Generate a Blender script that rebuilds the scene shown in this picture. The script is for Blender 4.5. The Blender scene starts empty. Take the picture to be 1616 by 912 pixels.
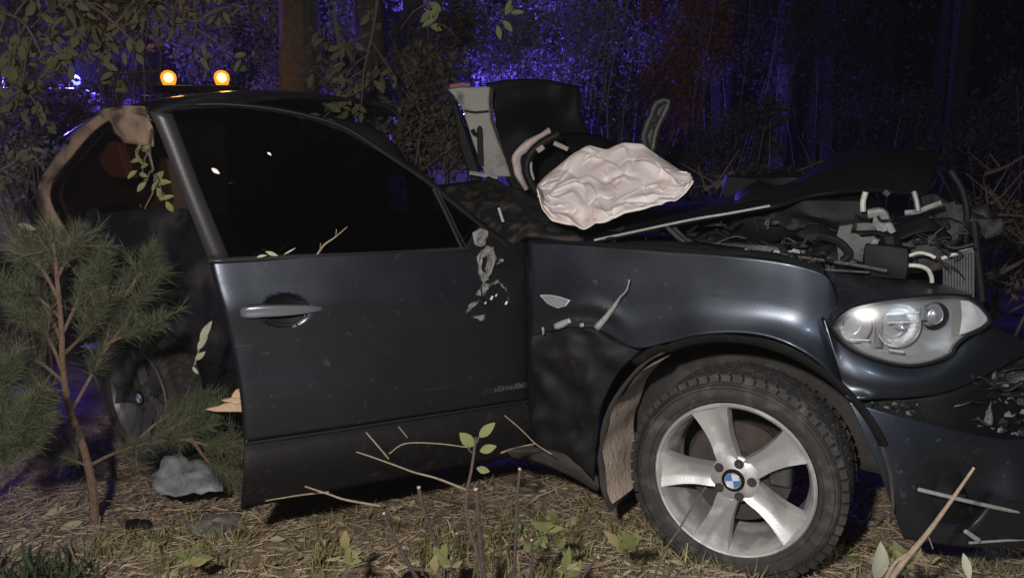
import bpy, math, random
import numpy as np
from mathutils import Vector, Matrix, noise
R = math.radians
random.seed(11); np.random.seed(11)
sc = bpy.context.scene
COL = sc.collection

# ------------------------------------------------------------------ camera
H, PITCH, FPX = 1.44, R(10), 1244.0
cd = bpy.data.cameras.new('camera'); cam = bpy.data.objects.new('camera', cd); COL.objects.link(cam)
cam.location = (0, 0, H); cam.rotation_euler = (R(90) - PITCH, 0, 0)
cd.sensor_width = 36; cd.lens = 36 * FPX / 1616; cd.clip_start = .05; cd.clip_end = 800
sc.camera = cam
sc.view_settings.view_transform = 'Standard'; sc.view_settings.look = 'None'
sc.view_settings.exposure = 0; sc.view_settings.gamma = 1
# ------------------------------------------------------------------ night sky and moon
w = bpy.data.worlds.new('World'); sc.world = w; w.use_nodes = True
nt = w.node_tree; bg = nt.nodes['Background']
sky = nt.nodes.new('ShaderNodeTexSky'); sky.sky_type = 'NISHITA'; sky.sun_disc = False
sky.sun_elevation = R(-7); sky.sun_rotation = R(200)
nt.links.new(sky.outputs[0], bg.inputs[0]); bg.inputs[1].default_value = .05
def lamp(name, kind, loc, energy, color, **k):
    l = bpy.data.lights.new(name, kind); l.energy = energy; l.color = color
    for a, v in k.items(): setattr(l, a, v)
    o = bpy.data.objects.new(name, l); COL.objects.link(o); o.location = loc
    return o
def aim(o, p):
    o.rotation_euler = (Vector(p) - o.location).to_track_quat('-Z', 'Y').to_euler(); return o
# the torch by which the photograph was taken, held just left of the camera, and an unseen cold lamp added behind it on the right for the paint sheen
TORCH = aim(lamp('torch_light', 'SPOT', (-.38, -.12, 1.82), 375, (1, .945, .90), spot_size=R(150), spot_blend=.8, shadow_soft_size=.05), (.35, 3.0, .62))
SHEEN = aim(lamp('added_sheen_light', 'SPOT', (1.15, -.9, 2.35), 105, (.70, .84, 1), spot_size=R(42), spot_blend=.9, shadow_soft_size=.14), (1.35, 2.1, .72))

# ------------------------------------------------------------------ geometry helpers
CP, SP = math.cos(PITCH), math.sin(PITCH)
CAM = Vector((0, 0, H))
def ray(px, py):
    u = (px - 808) / FPX; v = (456 - py) / FPX
    return Vector((u, v * SP + CP, v * CP - SP))
def at(px, py, Y):
    r = ray(px, py); return CAM + r * (Y / r.y)
def on_plane(px, py, p0, n, o=0.):
    r = ray(px, py); t = (o + (p0 - CAM).dot(n)) / r.dot(n); return CAM + r * t
AX = Vector((.8746, -.4848, 0)); NO = Vector((-.4848, -.8746, 0)); WH = Vector((.698, 2.35, .41))
def S(px, py, o=0.): return on_plane(px, py, WH, NO, o)
DH = Vector((.07, 2.80, .33)); DE = Vector((-.877, -.481, 0)); DN = Vector((.481, -.877, 0))
def D(px, py, o=0.): return on_plane(px, py, DH, DN, o)
UPZ = Vector((0, 0, 1))

def catmull(P, n):
    """resample a list of rows (arrays) with n segments between neighbours"""
    P = np.asarray(P, float); out = []
    m = len(P)
    for i in range(m - 1):
        p0 = P[i - 1] if i else 2 * P[0] - P[1]
        p1, p2 = P[i], P[i + 1]
        p3 = P[i + 2] if i + 2 < m else 2 * P[-1] - P[-2]
        for k in range(n):
            t = k / n
            out.append(.5 * ((2 * p1) + (-p0 + p2) * t + (2 * p0 - 5 * p1 + 4 * p2 - p3) * t * t + (-p0 + 3 * p1 - 3 * p2 + p3) * t ** 3))
    out.append(P[-1]); return np.array(out)

class MB:
    def __init__(s): s.v = []; s.f = []; s.m = []; s.mi = 0
    def add(s, V, F):
        b = len(s.v); s.v += [Vector(p) for p in V]
        s.f += [tuple(b + i for i in f) for f in F]; s.m += [s.mi] * len(F)
        return s
    def box(s, c, dims, rot=None, taper=1.):
        x, y, z = [d / 2 for d in dims]; c = Vector(c)
        V = [Vector((a * x * (taper if e > 0 else 1), b * y * (taper if e > 0 else 1), e * z)) for e in (-1, 1) for a, b in ((-1, -1), (1, -1), (1, 1), (-1, 1))]
        if rot is not None: V = [rot @ p for p in V]
        return s.add([p + c for p in V], [(0, 3, 2, 1), (4, 5, 6, 7), (0, 1, 5, 4), (1, 2, 6, 5), (2, 3, 7, 6), (3, 0, 4, 7)])
    def tube(s, path, r, n=8, smooth=0, cap=True):
        P = [Vector(p) for p in path]
        if smooth: P = [Vector(p) for p in catmull([tuple(p) for p in P], smooth)]
        m = len(P); rr = r if isinstance(r, (list, tuple)) else [r] * 2
        V = []; a = None
        for i in range(m):
            t = (P[min(i + 1, m - 1)] - P[max(i - 1, 0)])
            t = t.normalized() if t.length > 1e-9 else Vector((0, 0, 1))
            if a is None: a = t.orthogonal().normalized()
            a = (a - t * a.dot(t)); a = a.normalized() if a.length > 1e-6 else t.orthogonal().normalized()
            b = t.cross(a)
            q = i / max(m - 1, 1) * (len(rr) - 1); k = min(int(q), len(rr) - 2); ra = rr[k] + (rr[k + 1] - rr[k]) * (q - k)
            for j in range(n):
                an = 2 * math.pi * j / n; V.append(P[i] + (a * math.cos(an) + b * math.sin(an)) * ra)
        F = [(i * n + j, i * n + (j + 1) % n, (i + 1) * n + (j + 1) % n, (i + 1) * n + j) for i in range(m - 1) for j in range(n)]
        if cap: F += [tuple(range(n))[::-1], tuple((m - 1) * n + j for j in range(n))]
        return s.add(V, F)
    def grid(s, rows, close=False):
        n = len(rows[0]); m = len(rows); V = [p for r in rows for p in r]; F = []
        for i in range(m - 1):
            for j in range(n - (0 if close else 1)):
                k = (j + 1) % n; F.append((i * n + j, i * n + k, (i + 1) * n + k, (i + 1) * n + j))
        return s.add(V, F)
    def patch(s, rows, nu=4, nv=4, dent=0., dscale=4., seed=0):
        A = np.array([[tuple(p) for p in r] for r in rows], float)
        A = catmull(A, nv); A = np.swapaxes(catmull(np.swapaxes(A, 0, 1), nu), 0, 1)
        if dent:
            for i in range(A.shape[0]):
                for j in range(A.shape[1]):
                    p = Vector(A[i, j]); A[i, j] += np.array(NO) * dent * noise.noise(p * dscale + Vector((seed, 0, 0)))
        return s.grid([[Vector(p) for p in r] for r in A])
    def lathe(s, prof, n=64, frm=None, a0=0., a1=2 * math.pi):
        """profile of (radius, axial); axis = local Y"""
        full = abs(a1 - a0 - 2 * math.pi) < 1e-6; k = n if full else n + 1; V = []
        for r, y in prof:
            for j in range(k):
                a = a0 + (a1 - a0) * j / n; V.append(Vector((r * math.cos(a), y, r * math.sin(a))))
        if frm is not None: V = [frm @ p for p in V]
        m = len(prof); F = []
        for i in range(m - 1):
            for j in range(k if full else k - 1):
                q = (j + 1) % k; F.append((i * k + j, i * k + q, (i + 1) * k + q, (i + 1) * k + j))
        return s.add(V, F)
    def poly(s, pts, depth):
        """prism: polygon front face pushed back by vector depth"""
        n = len(pts); d = Vector(depth); P = [Vector(p) for p in pts]
        return s.add(P + [p + d for p in P], [tuple(range(n)), tuple(range(2 * n - 1, n - 1, -1))] + [(i, i + n, (i + 1) % n + n, (i + 1) % n) for i in range(n)])
    def xf(s, M): s.v = [M @ p for p in s.v]; return s
    def build(s, name, mat, parent=None, smooth=True, solid=0., bevel=0., off=-1., auto=35):
        me = bpy.data.meshes.new(name)
        base = world_loc(parent) if parent else Vector((0, 0, 0))
        if not parent:
            xs = np.array([tuple(p) for p in s.v]); base = Vector(((xs[:, 0].min() + xs[:, 0].max()) / 2, (xs[:, 1].min() + xs[:, 1].max()) / 2, xs[:, 2].min()))
        me.from_pydata([tuple(p - base) for p in s.v], [], s.f)
        for m in (mat if isinstance(mat, (list, tuple)) else [mat]): me.materials.append(m)
        me.polygons.foreach_set('material_index', s.m)
        if smooth:
            me.polygons.foreach_set('use_smooth', [True] * len(me.polygons))
            if auto: me.set_sharp_from_angle(angle=R(auto))
        me.update()
        o = bpy.data.objects.new(name, me); COL.objects.link(o)
        if parent: o.parent = parent
        else: o.location = base
        if solid:
            md = o.modifiers.new('thickness', 'SOLIDIFY'); md.thickness = solid; md.offset = off * inward(me, base)
        if bevel:
            md = o.modifiers.new('bevel', 'BEVEL'); md.width = bevel; md.segments = 2; md.limit_method = 'ANGLE'
        return o
def inward(me, base):
    # panels get their thickness on the side away from the road-side viewer, whichever way their faces wind
    a = 0.
    for f in me.polygons: a += f.area * f.normal.dot((CAM - (f.center + base)).normalized())
    return 1 if a >= 0 else -1
def world_loc(o):
    p = Vector((0, 0, 0))
    while o: p += o.location; o = o.parent
    return p
def tag(o, label=None, cat=None, group=None, kind=None):
    if label: o['label'] = label
    if cat: o['category'] = cat
    if group: o['group'] = group
    if kind: o['kind'] = kind
    return o
def thing(name, loc, label, cat, group=None):
    o = bpy.data.objects.new(name, None); COL.objects.link(o); o.location = loc; o.empty_display_size = .1
    return tag(o, label, cat, group)
def copy_tree(o, parent=None):
    c = o.copy(); COL.objects.link(c)
    if parent: c.parent = parent
    for ch in list(o.children): copy_tree(ch, c)
    return c

# ------------------------------------------------------------------ materials
def mat(name, col, rough=.6, metal=0., col2=None, scale=12., contrast=.5, bump=0., bscale=60., coat=0., spec=.5, dirt=None, dirt_amt=0., dscale=5., dz=None):
    m = bpy.data.materials.new(name); m.use_nodes = True; t = m.node_tree; N = t.nodes; L = t.links
    b = N['Principled BSDF']; b.inputs['Roughness'].default_value = rough; b.inputs['Metallic'].default_value = metal
    b.inputs['Coat Weight'].default_value = coat; b.inputs['Coat Roughness'].default_value = .12; b.inputs['Specular IOR Level'].default_value = spec
    tc = N.new('ShaderNodeNewGeometry')
    def nz(sc_, det=5):
        n = N.new('ShaderNodeTexNoise'); n.inputs['Scale'].default_value = sc_; n.inputs['Detail'].default_value = det; L.new(tc.outputs['Position'], n.inputs['Vector']); return n
    def ramp(src, a, c, lo, hi):
        r = N.new('ShaderNodeValToRGB'); r.color_ramp.elements[0].position = lo; r.color_ramp.elements[1].position = hi
        r.color_ramp.elements[0].color = a; r.color_ramp.elements[1].color = c; L.new(src, r.inputs[0]); return r
    c2 = col2 or tuple(x * .6 for x in col)
    out = ramp(nz(scale).outputs[0], (*c2, 1), (*col, 1), .5 - contrast / 2, .5 + contrast / 2).outputs[0]
    if dirt:
        f = ramp(nz(dscale, 8).outputs[0], (0, 0, 0, 1), (1, 1, 1, 1), .62 - dirt_amt * .5, .78 - dirt_amt * .3).outputs[0]
        if dz:  # mud thrown up from below: more of it close to the ground
            sp = N.new('ShaderNodeSeparateXYZ'); L.new(tc.outputs['Position'], sp.inputs[0])
            mr = N.new('ShaderNodeMapRange'); L.new(sp.outputs[2], mr.inputs[0])
            mr.inputs[1].default_value = dz[0]; mr.inputs[2].default_value = dz[1]; mr.inputs[3].default_value = 1; mr.inputs[4].default_value = .25
            mu = N.new('ShaderNodeMath'); mu.operation = 'MULTIPLY'; L.new(f, mu.inputs[0]); L.new(mr.outputs[0], mu.inputs[1]); f = mu.outputs[0]
        mx = N.new('ShaderNodeMix'); mx.data_type = 'RGBA'; L.new(f, mx.inputs[0]); L.new(out, mx.inputs[6]); mx.inputs[7].default_value = (*dirt, 1); out = mx.outputs[2]
        rr = N.new('ShaderNodeMapRange'); L.new(f, rr.inputs[0]); rr.inputs[3].default_value = rough; rr.inputs[4].default_value = .9; L.new(rr.outputs[0], b.inputs['Roughness'])
        mm = N.new('ShaderNodeMapRange'); L.new(f, mm.inputs[0]); mm.inputs[3].default_value = metal; mm.inputs[4].default_value = 0; L.new(mm.outputs[0], b.inputs['Metallic'])
        if coat:
            mc = N.new('ShaderNodeMapRange'); L.new(f, mc.inputs[0]); mc.inputs[3].default_value = coat; mc.inputs[4].default_value = 0; L.new(mc.outputs[0], b.inputs['Coat Weight'])
    L.new(out, b.inputs['Base Color'])
    if bump:
        bp = N.new('ShaderNodeBump'); bp.inputs['Strength'].default_value = bump; bp.inputs['Distance'].default_value = .01
        L.new(nz(bscale, 6).outputs[0], bp.inputs['Height']); L.new(bp.outputs[0], b.inputs['Normal'])
    return m
def leafmat(name, cols, rough=.5, trans=.35):
    m = bpy.data.materials.new(name); m.use_nodes = True; t = m.node_tree; N = t.nodes; L = t.links
    b = N['Principled BSDF']; b.inputs['Roughness'].default_value = max(rough, .65); b.inputs['Specular IOR Level'].default_value = .15
    g = N.new('ShaderNodeNewGeometry'); r = N.new('ShaderNodeValToRGB'); L.new(g.outputs['Random Per Island'], r.inputs[0])
    e = r.color_ramp.elements
    while len(e) < len(cols): e.new(.5)
    for i, c in enumerate(cols): e[i].position = i / (len(cols) - 1); e[i].color = (*c, 1)
    L.new(r.outputs[0], b.inputs['Base Color'])
    if trans:
        tr = N.new('ShaderNodeBsdfTranslucent'); L.new(r.outputs[0], tr.inputs[0])
        mx = N.new('ShaderNodeMixShader'); mx.inputs[0].default_value = trans
        L.new(b.outputs[0], mx.inputs[1]); L.new(tr.outputs[0], mx.inputs[2]); L.new(mx.outputs[0], N['Material Output'].inputs[0])
    return m
def glassmat(name, tint, mixv, rough=.03):
    """pane: lets tinted light through and mirrors at the surface"""
    m = bpy.data.materials.new(name); m.use_nodes = True; t = m.node_tree; N = t.nodes; L = t.links
    N.remove(N['Principled BSDF'])
    tr = N.new('ShaderNodeBsdfTransparent'); tr.inputs[0].default_value = (*tint, 1)
    gl = N.new('ShaderNodeBsdfGlossy'); gl.inputs['Roughness'].default_value = rough; gl.inputs[0].default_value = (.9, .9, .9, 1)
    lw = N.new('ShaderNodeLayerWeight'); lw.inputs[0].default_value = .5; fr = N.new('ShaderNodeMath'); fr.operation = 'POWER'; fr.inputs[1].default_value = 4.5; L.new(lw.outputs['Facing'], fr.inputs[0])
    ad = N.new('ShaderNodeMath'); ad.operation = 'ADD'; ad.inputs[1].default_value = mixv + .03; L.new(fr.outputs[0], ad.inputs[0])
    mx = N.new('ShaderNodeMixShader'); L.new(ad.outputs[0], mx.inputs[0]); L.new(tr.outputs[0], mx.inputs[1]); L.new(gl.outputs[0], mx.inputs[2]); L.new(mx.outputs[0], N['Material Output'].inputs[0])
    return m
def glow(name, col, s):
    m = bpy.data.materials.new(name); m.use_nodes = True; b = m.node_tree.nodes['Principled BSDF']
    b.inputs['Base Color'].default_value = (*col, 1); b.inputs['Emission Color'].default_value = (*col, 1); b.inputs['Emission Strength'].default_value = s
    return m
MUD = (.22, .165, .115)
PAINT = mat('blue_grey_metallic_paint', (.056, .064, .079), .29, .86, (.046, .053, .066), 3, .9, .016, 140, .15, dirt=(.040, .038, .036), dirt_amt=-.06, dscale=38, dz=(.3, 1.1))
PAINTB = mat('bare_blue_grey_paint', (.082, .096, .122), .29, .86, (.068, .08, .102), 3, .9, .016, 140, .2, dirt=(.028, .027, .025), dirt_amt=-.04, dscale=30)
def scuffed(m, col):
    t = m.node_tree; N = t.nodes; L = t.links; b = N['Principled BSDF']; old = b.inputs['Base Color'].links[0].from_socket; orr = b.inputs['Roughness'].links[0].from_socket
    g = N.new('ShaderNodeNewGeometry'); mp = N.new('ShaderNodeMapping'); mp.inputs['Scale'].default_value = (3.5, 3.5, 85); mp.inputs['Rotation'].default_value = (0, .10, .1); L.new(g.outputs['Position'], mp.inputs[0])
    n = N.new('ShaderNodeTexNoise'); n.inputs['Scale'].default_value = 1.6; n.inputs['Detail'].default_value = 3; L.new(mp.outputs[0], n.inputs['Vector'])
    n2 = N.new('ShaderNodeTexNoise'); n2.inputs['Scale'].default_value = 3.2; L.new(g.outputs['Position'], n2.inputs['Vector'])
    r = N.new('ShaderNodeValToRGB'); r.color_ramp.elements[0].position = .64; r.color_ramp.elements[1].position = .72; L.new(n.outputs[0], r.inputs[0])
    r2 = N.new('ShaderNodeValToRGB'); r2.color_ramp.elements[0].position = .5; r2.color_ramp.elements[1].position = .66; L.new(n2.outputs[0], r2.inputs[0])
    mu = N.new('ShaderNodeMath'); mu.operation = 'MULTIPLY'; L.new(r.outputs[0], mu.inputs[0]); L.new(r2.outputs[0], mu.inputs[1])
    k = N.new('ShaderNodeMath'); k.operation = 'MULTIPLY'; k.inputs[1].default_value = .5; L.new(mu.outputs[0], k.inputs[0])
    mx = N.new('ShaderNodeMix'); mx.data_type = 'RGBA'; L.new(k.outputs[0], mx.inputs[0]); L.new(old, mx.inputs[6]); mx.inputs[7].default_value = (*col, 1); L.new(mx.outputs[2], b.inputs['Base Color'])
    # dusty film: roughness wanders over the panel
    n3 = N.new('ShaderNodeTexNoise'); n3.inputs['Scale'].default_value = 7; n3.inputs['Detail'].default_value = 7; L.new(g.outputs['Position'], n3.inputs['Vector'])
    ad = N.new('ShaderNodeMath'); ad.operation = 'MULTIPLY_ADD'; ad.inputs[1].default_value = .16; L.new(n3.outputs[0], ad.inputs[0]); L.new(orr, ad.inputs[2]); L.new(ad.outputs[0], b.inputs['Roughness'])
scuffed(PAINT, (.17, .17, .17)); scuffed(PAINTB, (.18, .18, .18))
CLAD = mat('black_cladding_plastic', (.0095, .009, .0095), .6, 0, None, 20, .6, .15, 200, spec=.2, dirt=(.020, .017, .015), dirt_amt=.06, dscale=30)
BLACK = mat('black_plastic', (.008, .008, .009), .6, 0, None, 16, .6, .1, 150, spec=.16)
TRIMD = mat('dark_grey_trim', (.016, .016, .017), .45, 0, None, 16, .6, .05, 150)
SATIN = mat('satin_frame_trim', (.028, .028, .029), .45, .2, (.020, .020, .021), 12, .8, .05, 120)
STEEL = mat('scraped_bare_metal', (.50, .50, .49), .45, .25, (.30, .30, .30), 60, .6, .2, 200)
ALLOY = mat('silver_alloy', (.60, .60, .60), .36, .62, (.52, .52, .52), 9, .8, .04, 120, .3, dirt=(.36, .33, .29), dirt_amt=.2, dscale=9)
RUBBER = mat('muddy_tyre_rubber', (.034, .032, .031), .85, 0, (.022, .021, .02), 20, .6, .35, 120, dirt=(.085, .072, .06), dirt_amt=.22, dscale=19)
MUDM = mat('dried_mud_liner', (.60, .48, .385), .95, 0, (.48, .38, .30), 18, .7, .5, 60, dirt=(.12, .10, .085), dirt_amt=.18, dscale=9)
LINER = mat('dark_wheel_liner', (.040, .035, .032), .95, 0, (.022, .02, .019), 14, .5, .5, 50, dirt=(.065, .053, .044), dirt_amt=.25, dscale=8)
RUST = mat('rusty_iron', (.065, .048, .04), .85, .2, (.03, .025, .022), 40, .6, .3, 150)
GLASS = glassmat('dark_tinted_glass', (.20, .20, .205), .012)
LENS = glassmat('headlight_lens', (.82, .83, .85), .10, .32)
CHROME = mat('lamp_chrome', (.85, .85, .85), .3, .75, (.7, .7, .7), 8, .8)
LAMPB = mat('lamp_housing', (.42, .42, .41), .4, .25, (.30, .30, .30), 8, .8)
GREYTRIM = mat('light_grey_interior_trim', (.33, .32, .30), .8, 0, (.31, .30, .28), 9, .7, .15, 200, dirt=(.12, .10, .09), dirt_amt=.12, dscale=13)
BEIGE = mat('beige_interior_trim', (.42, .33, .28), .8, 0, (.34, .26, .21), 9, .7, .15, 200)
DUSTY_AMBER = mat('amber_lit_dusty_bodywork', (.44, .31, .21), .85, 0, (.27, .20, .15), 11, .6, .3, 80, dirt=(.08, .06, .05), dirt_amt=.3, dscale=7)  # dusty tan, warmed to paint in amber light on the rear pillar
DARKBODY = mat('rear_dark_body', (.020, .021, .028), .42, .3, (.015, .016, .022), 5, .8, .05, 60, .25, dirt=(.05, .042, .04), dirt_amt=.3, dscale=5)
BROWNI = mat('dark_brown_interior', (.115, .070, .048), .9, 0, (.07, .044, .03), 7, .8, .2, 100)
ENG = mat('engine_plastic', (.014, .014, .015), .5, 0, (.007, .007, .008), 22, .7, .3, 120, spec=.25, dirt=(.05, .043, .034), dirt_amt=.26, dscale=20)
ENGM = mat('engine_cast_metal', (.075, .075, .072), .5, .4, (.035, .035, .032), 26, .5, .4, 130)
FIN = mat('radiator_fins', (.40, .40, .41), .4, .75, (.25, .25, .26), 30, .6, .3, 260)
PALEW = mat('white_bodied_van', (.55, .55, .56), .35, 0, (.45, .45, .46), 3, .8)
WOOD = mat('splintered_wood', (.66, .47, .31), .8, 0, (.46, .30, .18), 70, .6, .5, 140)
BARK = mat('rough_bark', (.060, .050, .040), .95, 0, (.024, .020, .016), 22, .5, .9, 40)
PINEB = mat('pine_bark', (.23, .145, .10), .95, 0, (.10, .065, .045), 45, .6, .8, 90)
DARKT = mat('dark_shoot_bark', (.085, .062, .055), .75, 0, (.035, .027, .026), 60, .6, .5, 160)
TWIG = mat('thin_twig_bark', (.115, .085, .066), .8, 0, (.05, .037, .03), 60, .6, .5, 160)
TWIGP = mat('pale_dry_stalk', (.33, .265, .185), .8, 0, (.19, .145, .10), 45, .6, .4, 140)
CUTW = mat('cut_wood_end', (.62, .50, .36), .8)
OLIVE = leafmat('olive_leaves', [(.045, .048, .022), (.08, .082, .04), (.12, .115, .055), (.22, .19, .08)])
GREENL = leafmat('pale_green_leaves', [(.13, .17, .055), (.20, .23, .09), (.30, .31, .15)])
DARKL = leafmat('dark_thicket_leaves', [(.05, .045, .032), (.085, .075, .055), (.13, .11, .08)])
DIML = leafmat('shaded_thicket_leaves', [(.022, .02, .018), (.04, .036, .032), (.07, .06, .055)])  # darker leaf copy with the gloom of the unlit thicket painted in
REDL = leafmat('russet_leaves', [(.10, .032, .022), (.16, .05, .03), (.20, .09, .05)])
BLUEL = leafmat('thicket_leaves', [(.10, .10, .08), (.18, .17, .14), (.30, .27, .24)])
NEEDLE = leafmat('pine_needles', [(.085, .105, .06), (.13, .145, .085), (.18, .19, .12)], .55, .25)
LITTER = leafmat('leaf_litter', [(.17, .125, .08), (.33, .25, .165), (.46, .36, .25), (.60, .49, .35), (.30, .20, .125)], .8, .15)
LITTERL = leafmat('fallen_leaf_mix', [(.24, .15, .09), (.40, .36, .25), (.30, .29, .17), (.46, .37, .26), (.22, .12, .07)], .6, .2)
GRASS = leafmat('grass_blades', [(.13, .14, .05), (.24, .23, .09), (.36, .31, .16), (.20, .18, .07)], .5, .3)
PALELEAF = leafmat('grey_green_leaf', [(.36, .38, .28), (.42, .43, .33)], .5, .2)
AMBER = glow('amber_lamp_glow', (1, .66, .22), 22)
AMBERD = bpy.data.materials.new('amber_lamp_dome'); AMBERD.use_nodes = True
_n = AMBERD.node_tree.nodes; _l = AMBERD.node_tree.links; _e = _n.new('ShaderNodeEmission'); _e.inputs[0].default_value = (1, .34, .03, 1); _e.inputs[1].default_value = 1.6
_t = _n.new('ShaderNodeBsdfTransparent'); _t.inputs[0].default_value = (1, .75, .4, 1); _m = _n.new('ShaderNodeMixShader'); _m.inputs[0].default_value = .6
_l.new(_t.outputs[0], _m.inputs[1]); _l.new(_e.outputs[0], _m.inputs[2]); _l.new(_m.outputs[0], _n['Material Output'].inputs[0])
BLUEG = glow('blue_lamp_glow', (.10, .14, 1), 5)

# ------------------------------------------------------------------ the ground
def ss(a, b, x):
    t = min(max((x - a) / (b - a), 0), 1); return t * t * (3 - 2 * t)
def gz(x, y):
    z = .085 * math.exp(-((x - .75) ** 2 / .9 + (y - 2.25) ** 2 / .30))
    z += .05 * math.exp(-((x + .1) ** 2 / 1.6 + (y - 2.25) ** 2 / .12))
    z -= .17 * ss(2.8, 3.8, y) * ss(.5, -1.2, x) * (1 - .5 * ss(5, 9, y))
    p = Vector((x, y, 0))
    z += .035 * noise.noise(p * 1.7) + .018 * noise.noise(p * 5.1) + .008 * noise.noise(p * 13)
    if y > 7: z += .25 * noise.noise(p * .23) * ss(7, 14, y)
    return z
def axis(dense0, dense1, step, far, grow=1.22):
    a = list(np.arange(dense0, dense1 + 1e-6, step)); s = step; x = a[-1]
    while x < far: s *= grow; x += s; a.append(x)
    s = step; x = a[0]
    while x > -far: s *= grow; x -= s; a.insert(0, x)
    return a
gx, gy = axis(-3.2, 3.2, .03, 300), axis(1.5, 5.2, .03, 300)
m = MB(); m.grid([[Vector((x, y, gz(x, y))) for x in gx] for y in gy])
GROUND = mat('forest_soil', (.27, .205, .14), .95, 0, (.11, .084, .06), 9, .55, 1., 45, dirt=(.10, .085, .045), dirt_amt=.35, dscale=2.2)
tag(m.build('ground', GROUND, auto=0), kind='structure')
def G(x, y, dz=0.): return Vector((x, y, gz(x, y) + dz))

# ------------------------------------------------------------------ numpy foliage
def leaves(P, size, template='leaf', flat=0., droop=0., sv=.4):
    """P (n,3) base points -> V,F of n folded leaves of about the given size"""
    n = len(P)
    if template == 'leaf':
        T = np.array([(0, 0, 0), (.20, .3, .05), (.17, .68, .04), (0, 1, -.08), (-.17, .68, .04), (-.20, .3, .05)]); FT = [(0, 1, 2, 3), (0, 3, 4, 5)]
    elif template == 'dia':
        T = np.array([(0, 0, 0), (.24, .5, .06), (0, 1, -.06), (-.24, .5, .06)]); FT = [(0, 1, 2), (0, 2, 3)]
    elif template == 'needle':
        T = np.array([(-.012, 0, 0), (.012, 0, 0), (0, 1, 0)]); FT = [(0, 1, 2)]
    else:  # blade
        T = np.array([(-.03, 0, 0), (.03, 0, 0), (.022, .5, .10), (0, 1, -.05), (-.022, .5, .10)]); FT = [(0, 1, 2, 4), (4, 2, 3)]
    s = size * (1 - sv + 2 * sv * np.random.rand(n))
    d = np.random.randn(n, 3); d[:, 2] = d[:, 2] * (1 - flat) - droop
    d /= np.linalg.norm(d, axis=1)[:, None] + 1e-9
    return orient(P, d, s, T, FT, flat)
def orient(P, d, s, T, FT, flat=0.):
    n = len(P)
    r = np.random.randn(n, 3)
    if flat > .5: r = np.cross(d, np.array([0, 0, 1.])) + .35 * np.random.randn(n, 3)
    x = r - d * (r * d).sum(1)[:, None]; x /= np.linalg.norm(x, axis=1)[:, None] + 1e-9
    z = np.cross(x, d)
    V = P[:, None, :] + s[:, None, None] * (T[None, :, 0, None] * x[:, None] + T[None, :, 1, None] * d[:, None] + T[None, :, 2, None] * z[:, None])
    k = len(T); F = []
    for f in FT: F.append(np.arange(n)[:, None] * k + np.array(f)[None])
    return V.reshape(-1, 3), [tuple(q) for a in F for q in a.tolist()]
NT = (np.array([(-.5, 0, 0), (.5, 0, 0), (0, 1, 0)]), [(0, 1, 2)])
def npmesh(name, V, F, mat_, parent=None, kind=None):
    base = world_loc(parent) if parent else Vector((0, 0, 0))
    me = bpy.data.meshes.new(name); me.from_pydata((V - np.array(base)).tolist(), [], F); me.materials.append(mat_); me.update()
    o = bpy.data.objects.new(name, me); COL.objects.link(o)
    if parent: o.parent = parent
    if kind: o['kind'] = kind
    return o
def blob(c, r, n, shell=.55):
    d = np.random.randn(n, 3); d /= np.linalg.norm(d, axis=1)[:, None]
    return np.array(c)[None] + d * np.array(r)[None] * (shell + (1 - shell) * np.random.rand(n, 1) ** .6) * (.55 + .45 * np.random.rand(n, 1))
def join(parts):
    V = []; F = []; b = 0
    for v, f in parts:
        V.append(v); F += [tuple(i + b for i in q) for q in f]; b += len(v)
    return np.concatenate(V), F

# ================================================================== THE WRECKED CAR
car = thing('car', G(-.55, 3.05), 'wrecked dark blue grey off-road car with crushed open front and roof torn away', 'car')
def circ(r, a, o=0., c=(0, 0)):
    a = R(a); return WH + AX * (r * math.cos(a) + c[0]) + UPZ * (r * math.sin(a) + c[1]) + NO * o
def lerp(a, b, t): return (a[0] + (b[0] - a[0]) * t, a[1] + (b[1] - a[1]) * t)
WHITEL = mat('lamp_white', (.78, .78, .77), .3, .1, (.55, .55, .55), 40, .7)
# front wing (fender): columns from the door gap to the headlight
fc = [((834, 384), (838, 530)), ((868, 384), (866, 522)), ((905, 386), (900, 516)), ((950, 389), (945, 520)), ((1000, 392), (1000, 548)),
      ((1050, 396), (1052, 540)), ((1100, 399), (1098, 529)), ((1160, 404), (1156, 525)), ((1215, 410), (1210, 531)), ((1265, 420), (1258, 549)), ((1305, 436), (1300, 577)), ((1322, 470), (1328, 606))]
offs = [-.040, -.0385, -.037, -.035, -.032, -.025, -.012, .004]
rows = []
for k, o in enumerate(offs):
    t = k / (len(offs) - 1); r_ = []
    for i, (a, b) in enumerate(fc):
        f = i / (len(fc) - 1); px, py = lerp(a, b, t ** .9)
        oo = o * (1 if i > 2 else .75) - .02 * max(0, f - .8) / .2
        if i < 4 and k > 5: oo -= .02
        if i > 9: oo -= .010 * (i - 9)
        r_.append(S(px, py, oo))
    rows.append(r_)
m = MB(); m.patch(rows, 5, 5, .010, 5, 2); fender = m.build('fender', PAINT, car, solid=.012)
# crumpled rim of the wing where the bonnet tore off
m = MB(); pts = [(835, 384), (900, 383), (960, 388), (1040, 392), (1110, 396), (1180, 402), (1240, 411), (1300, 428)]
m.tube([S(x, y + random.uniform(-3, 3), -.075 + random.uniform(-.01, .01)) for x, y in pts], .011, 6, 4); m.build('torn_flange', BLACK, car)
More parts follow.
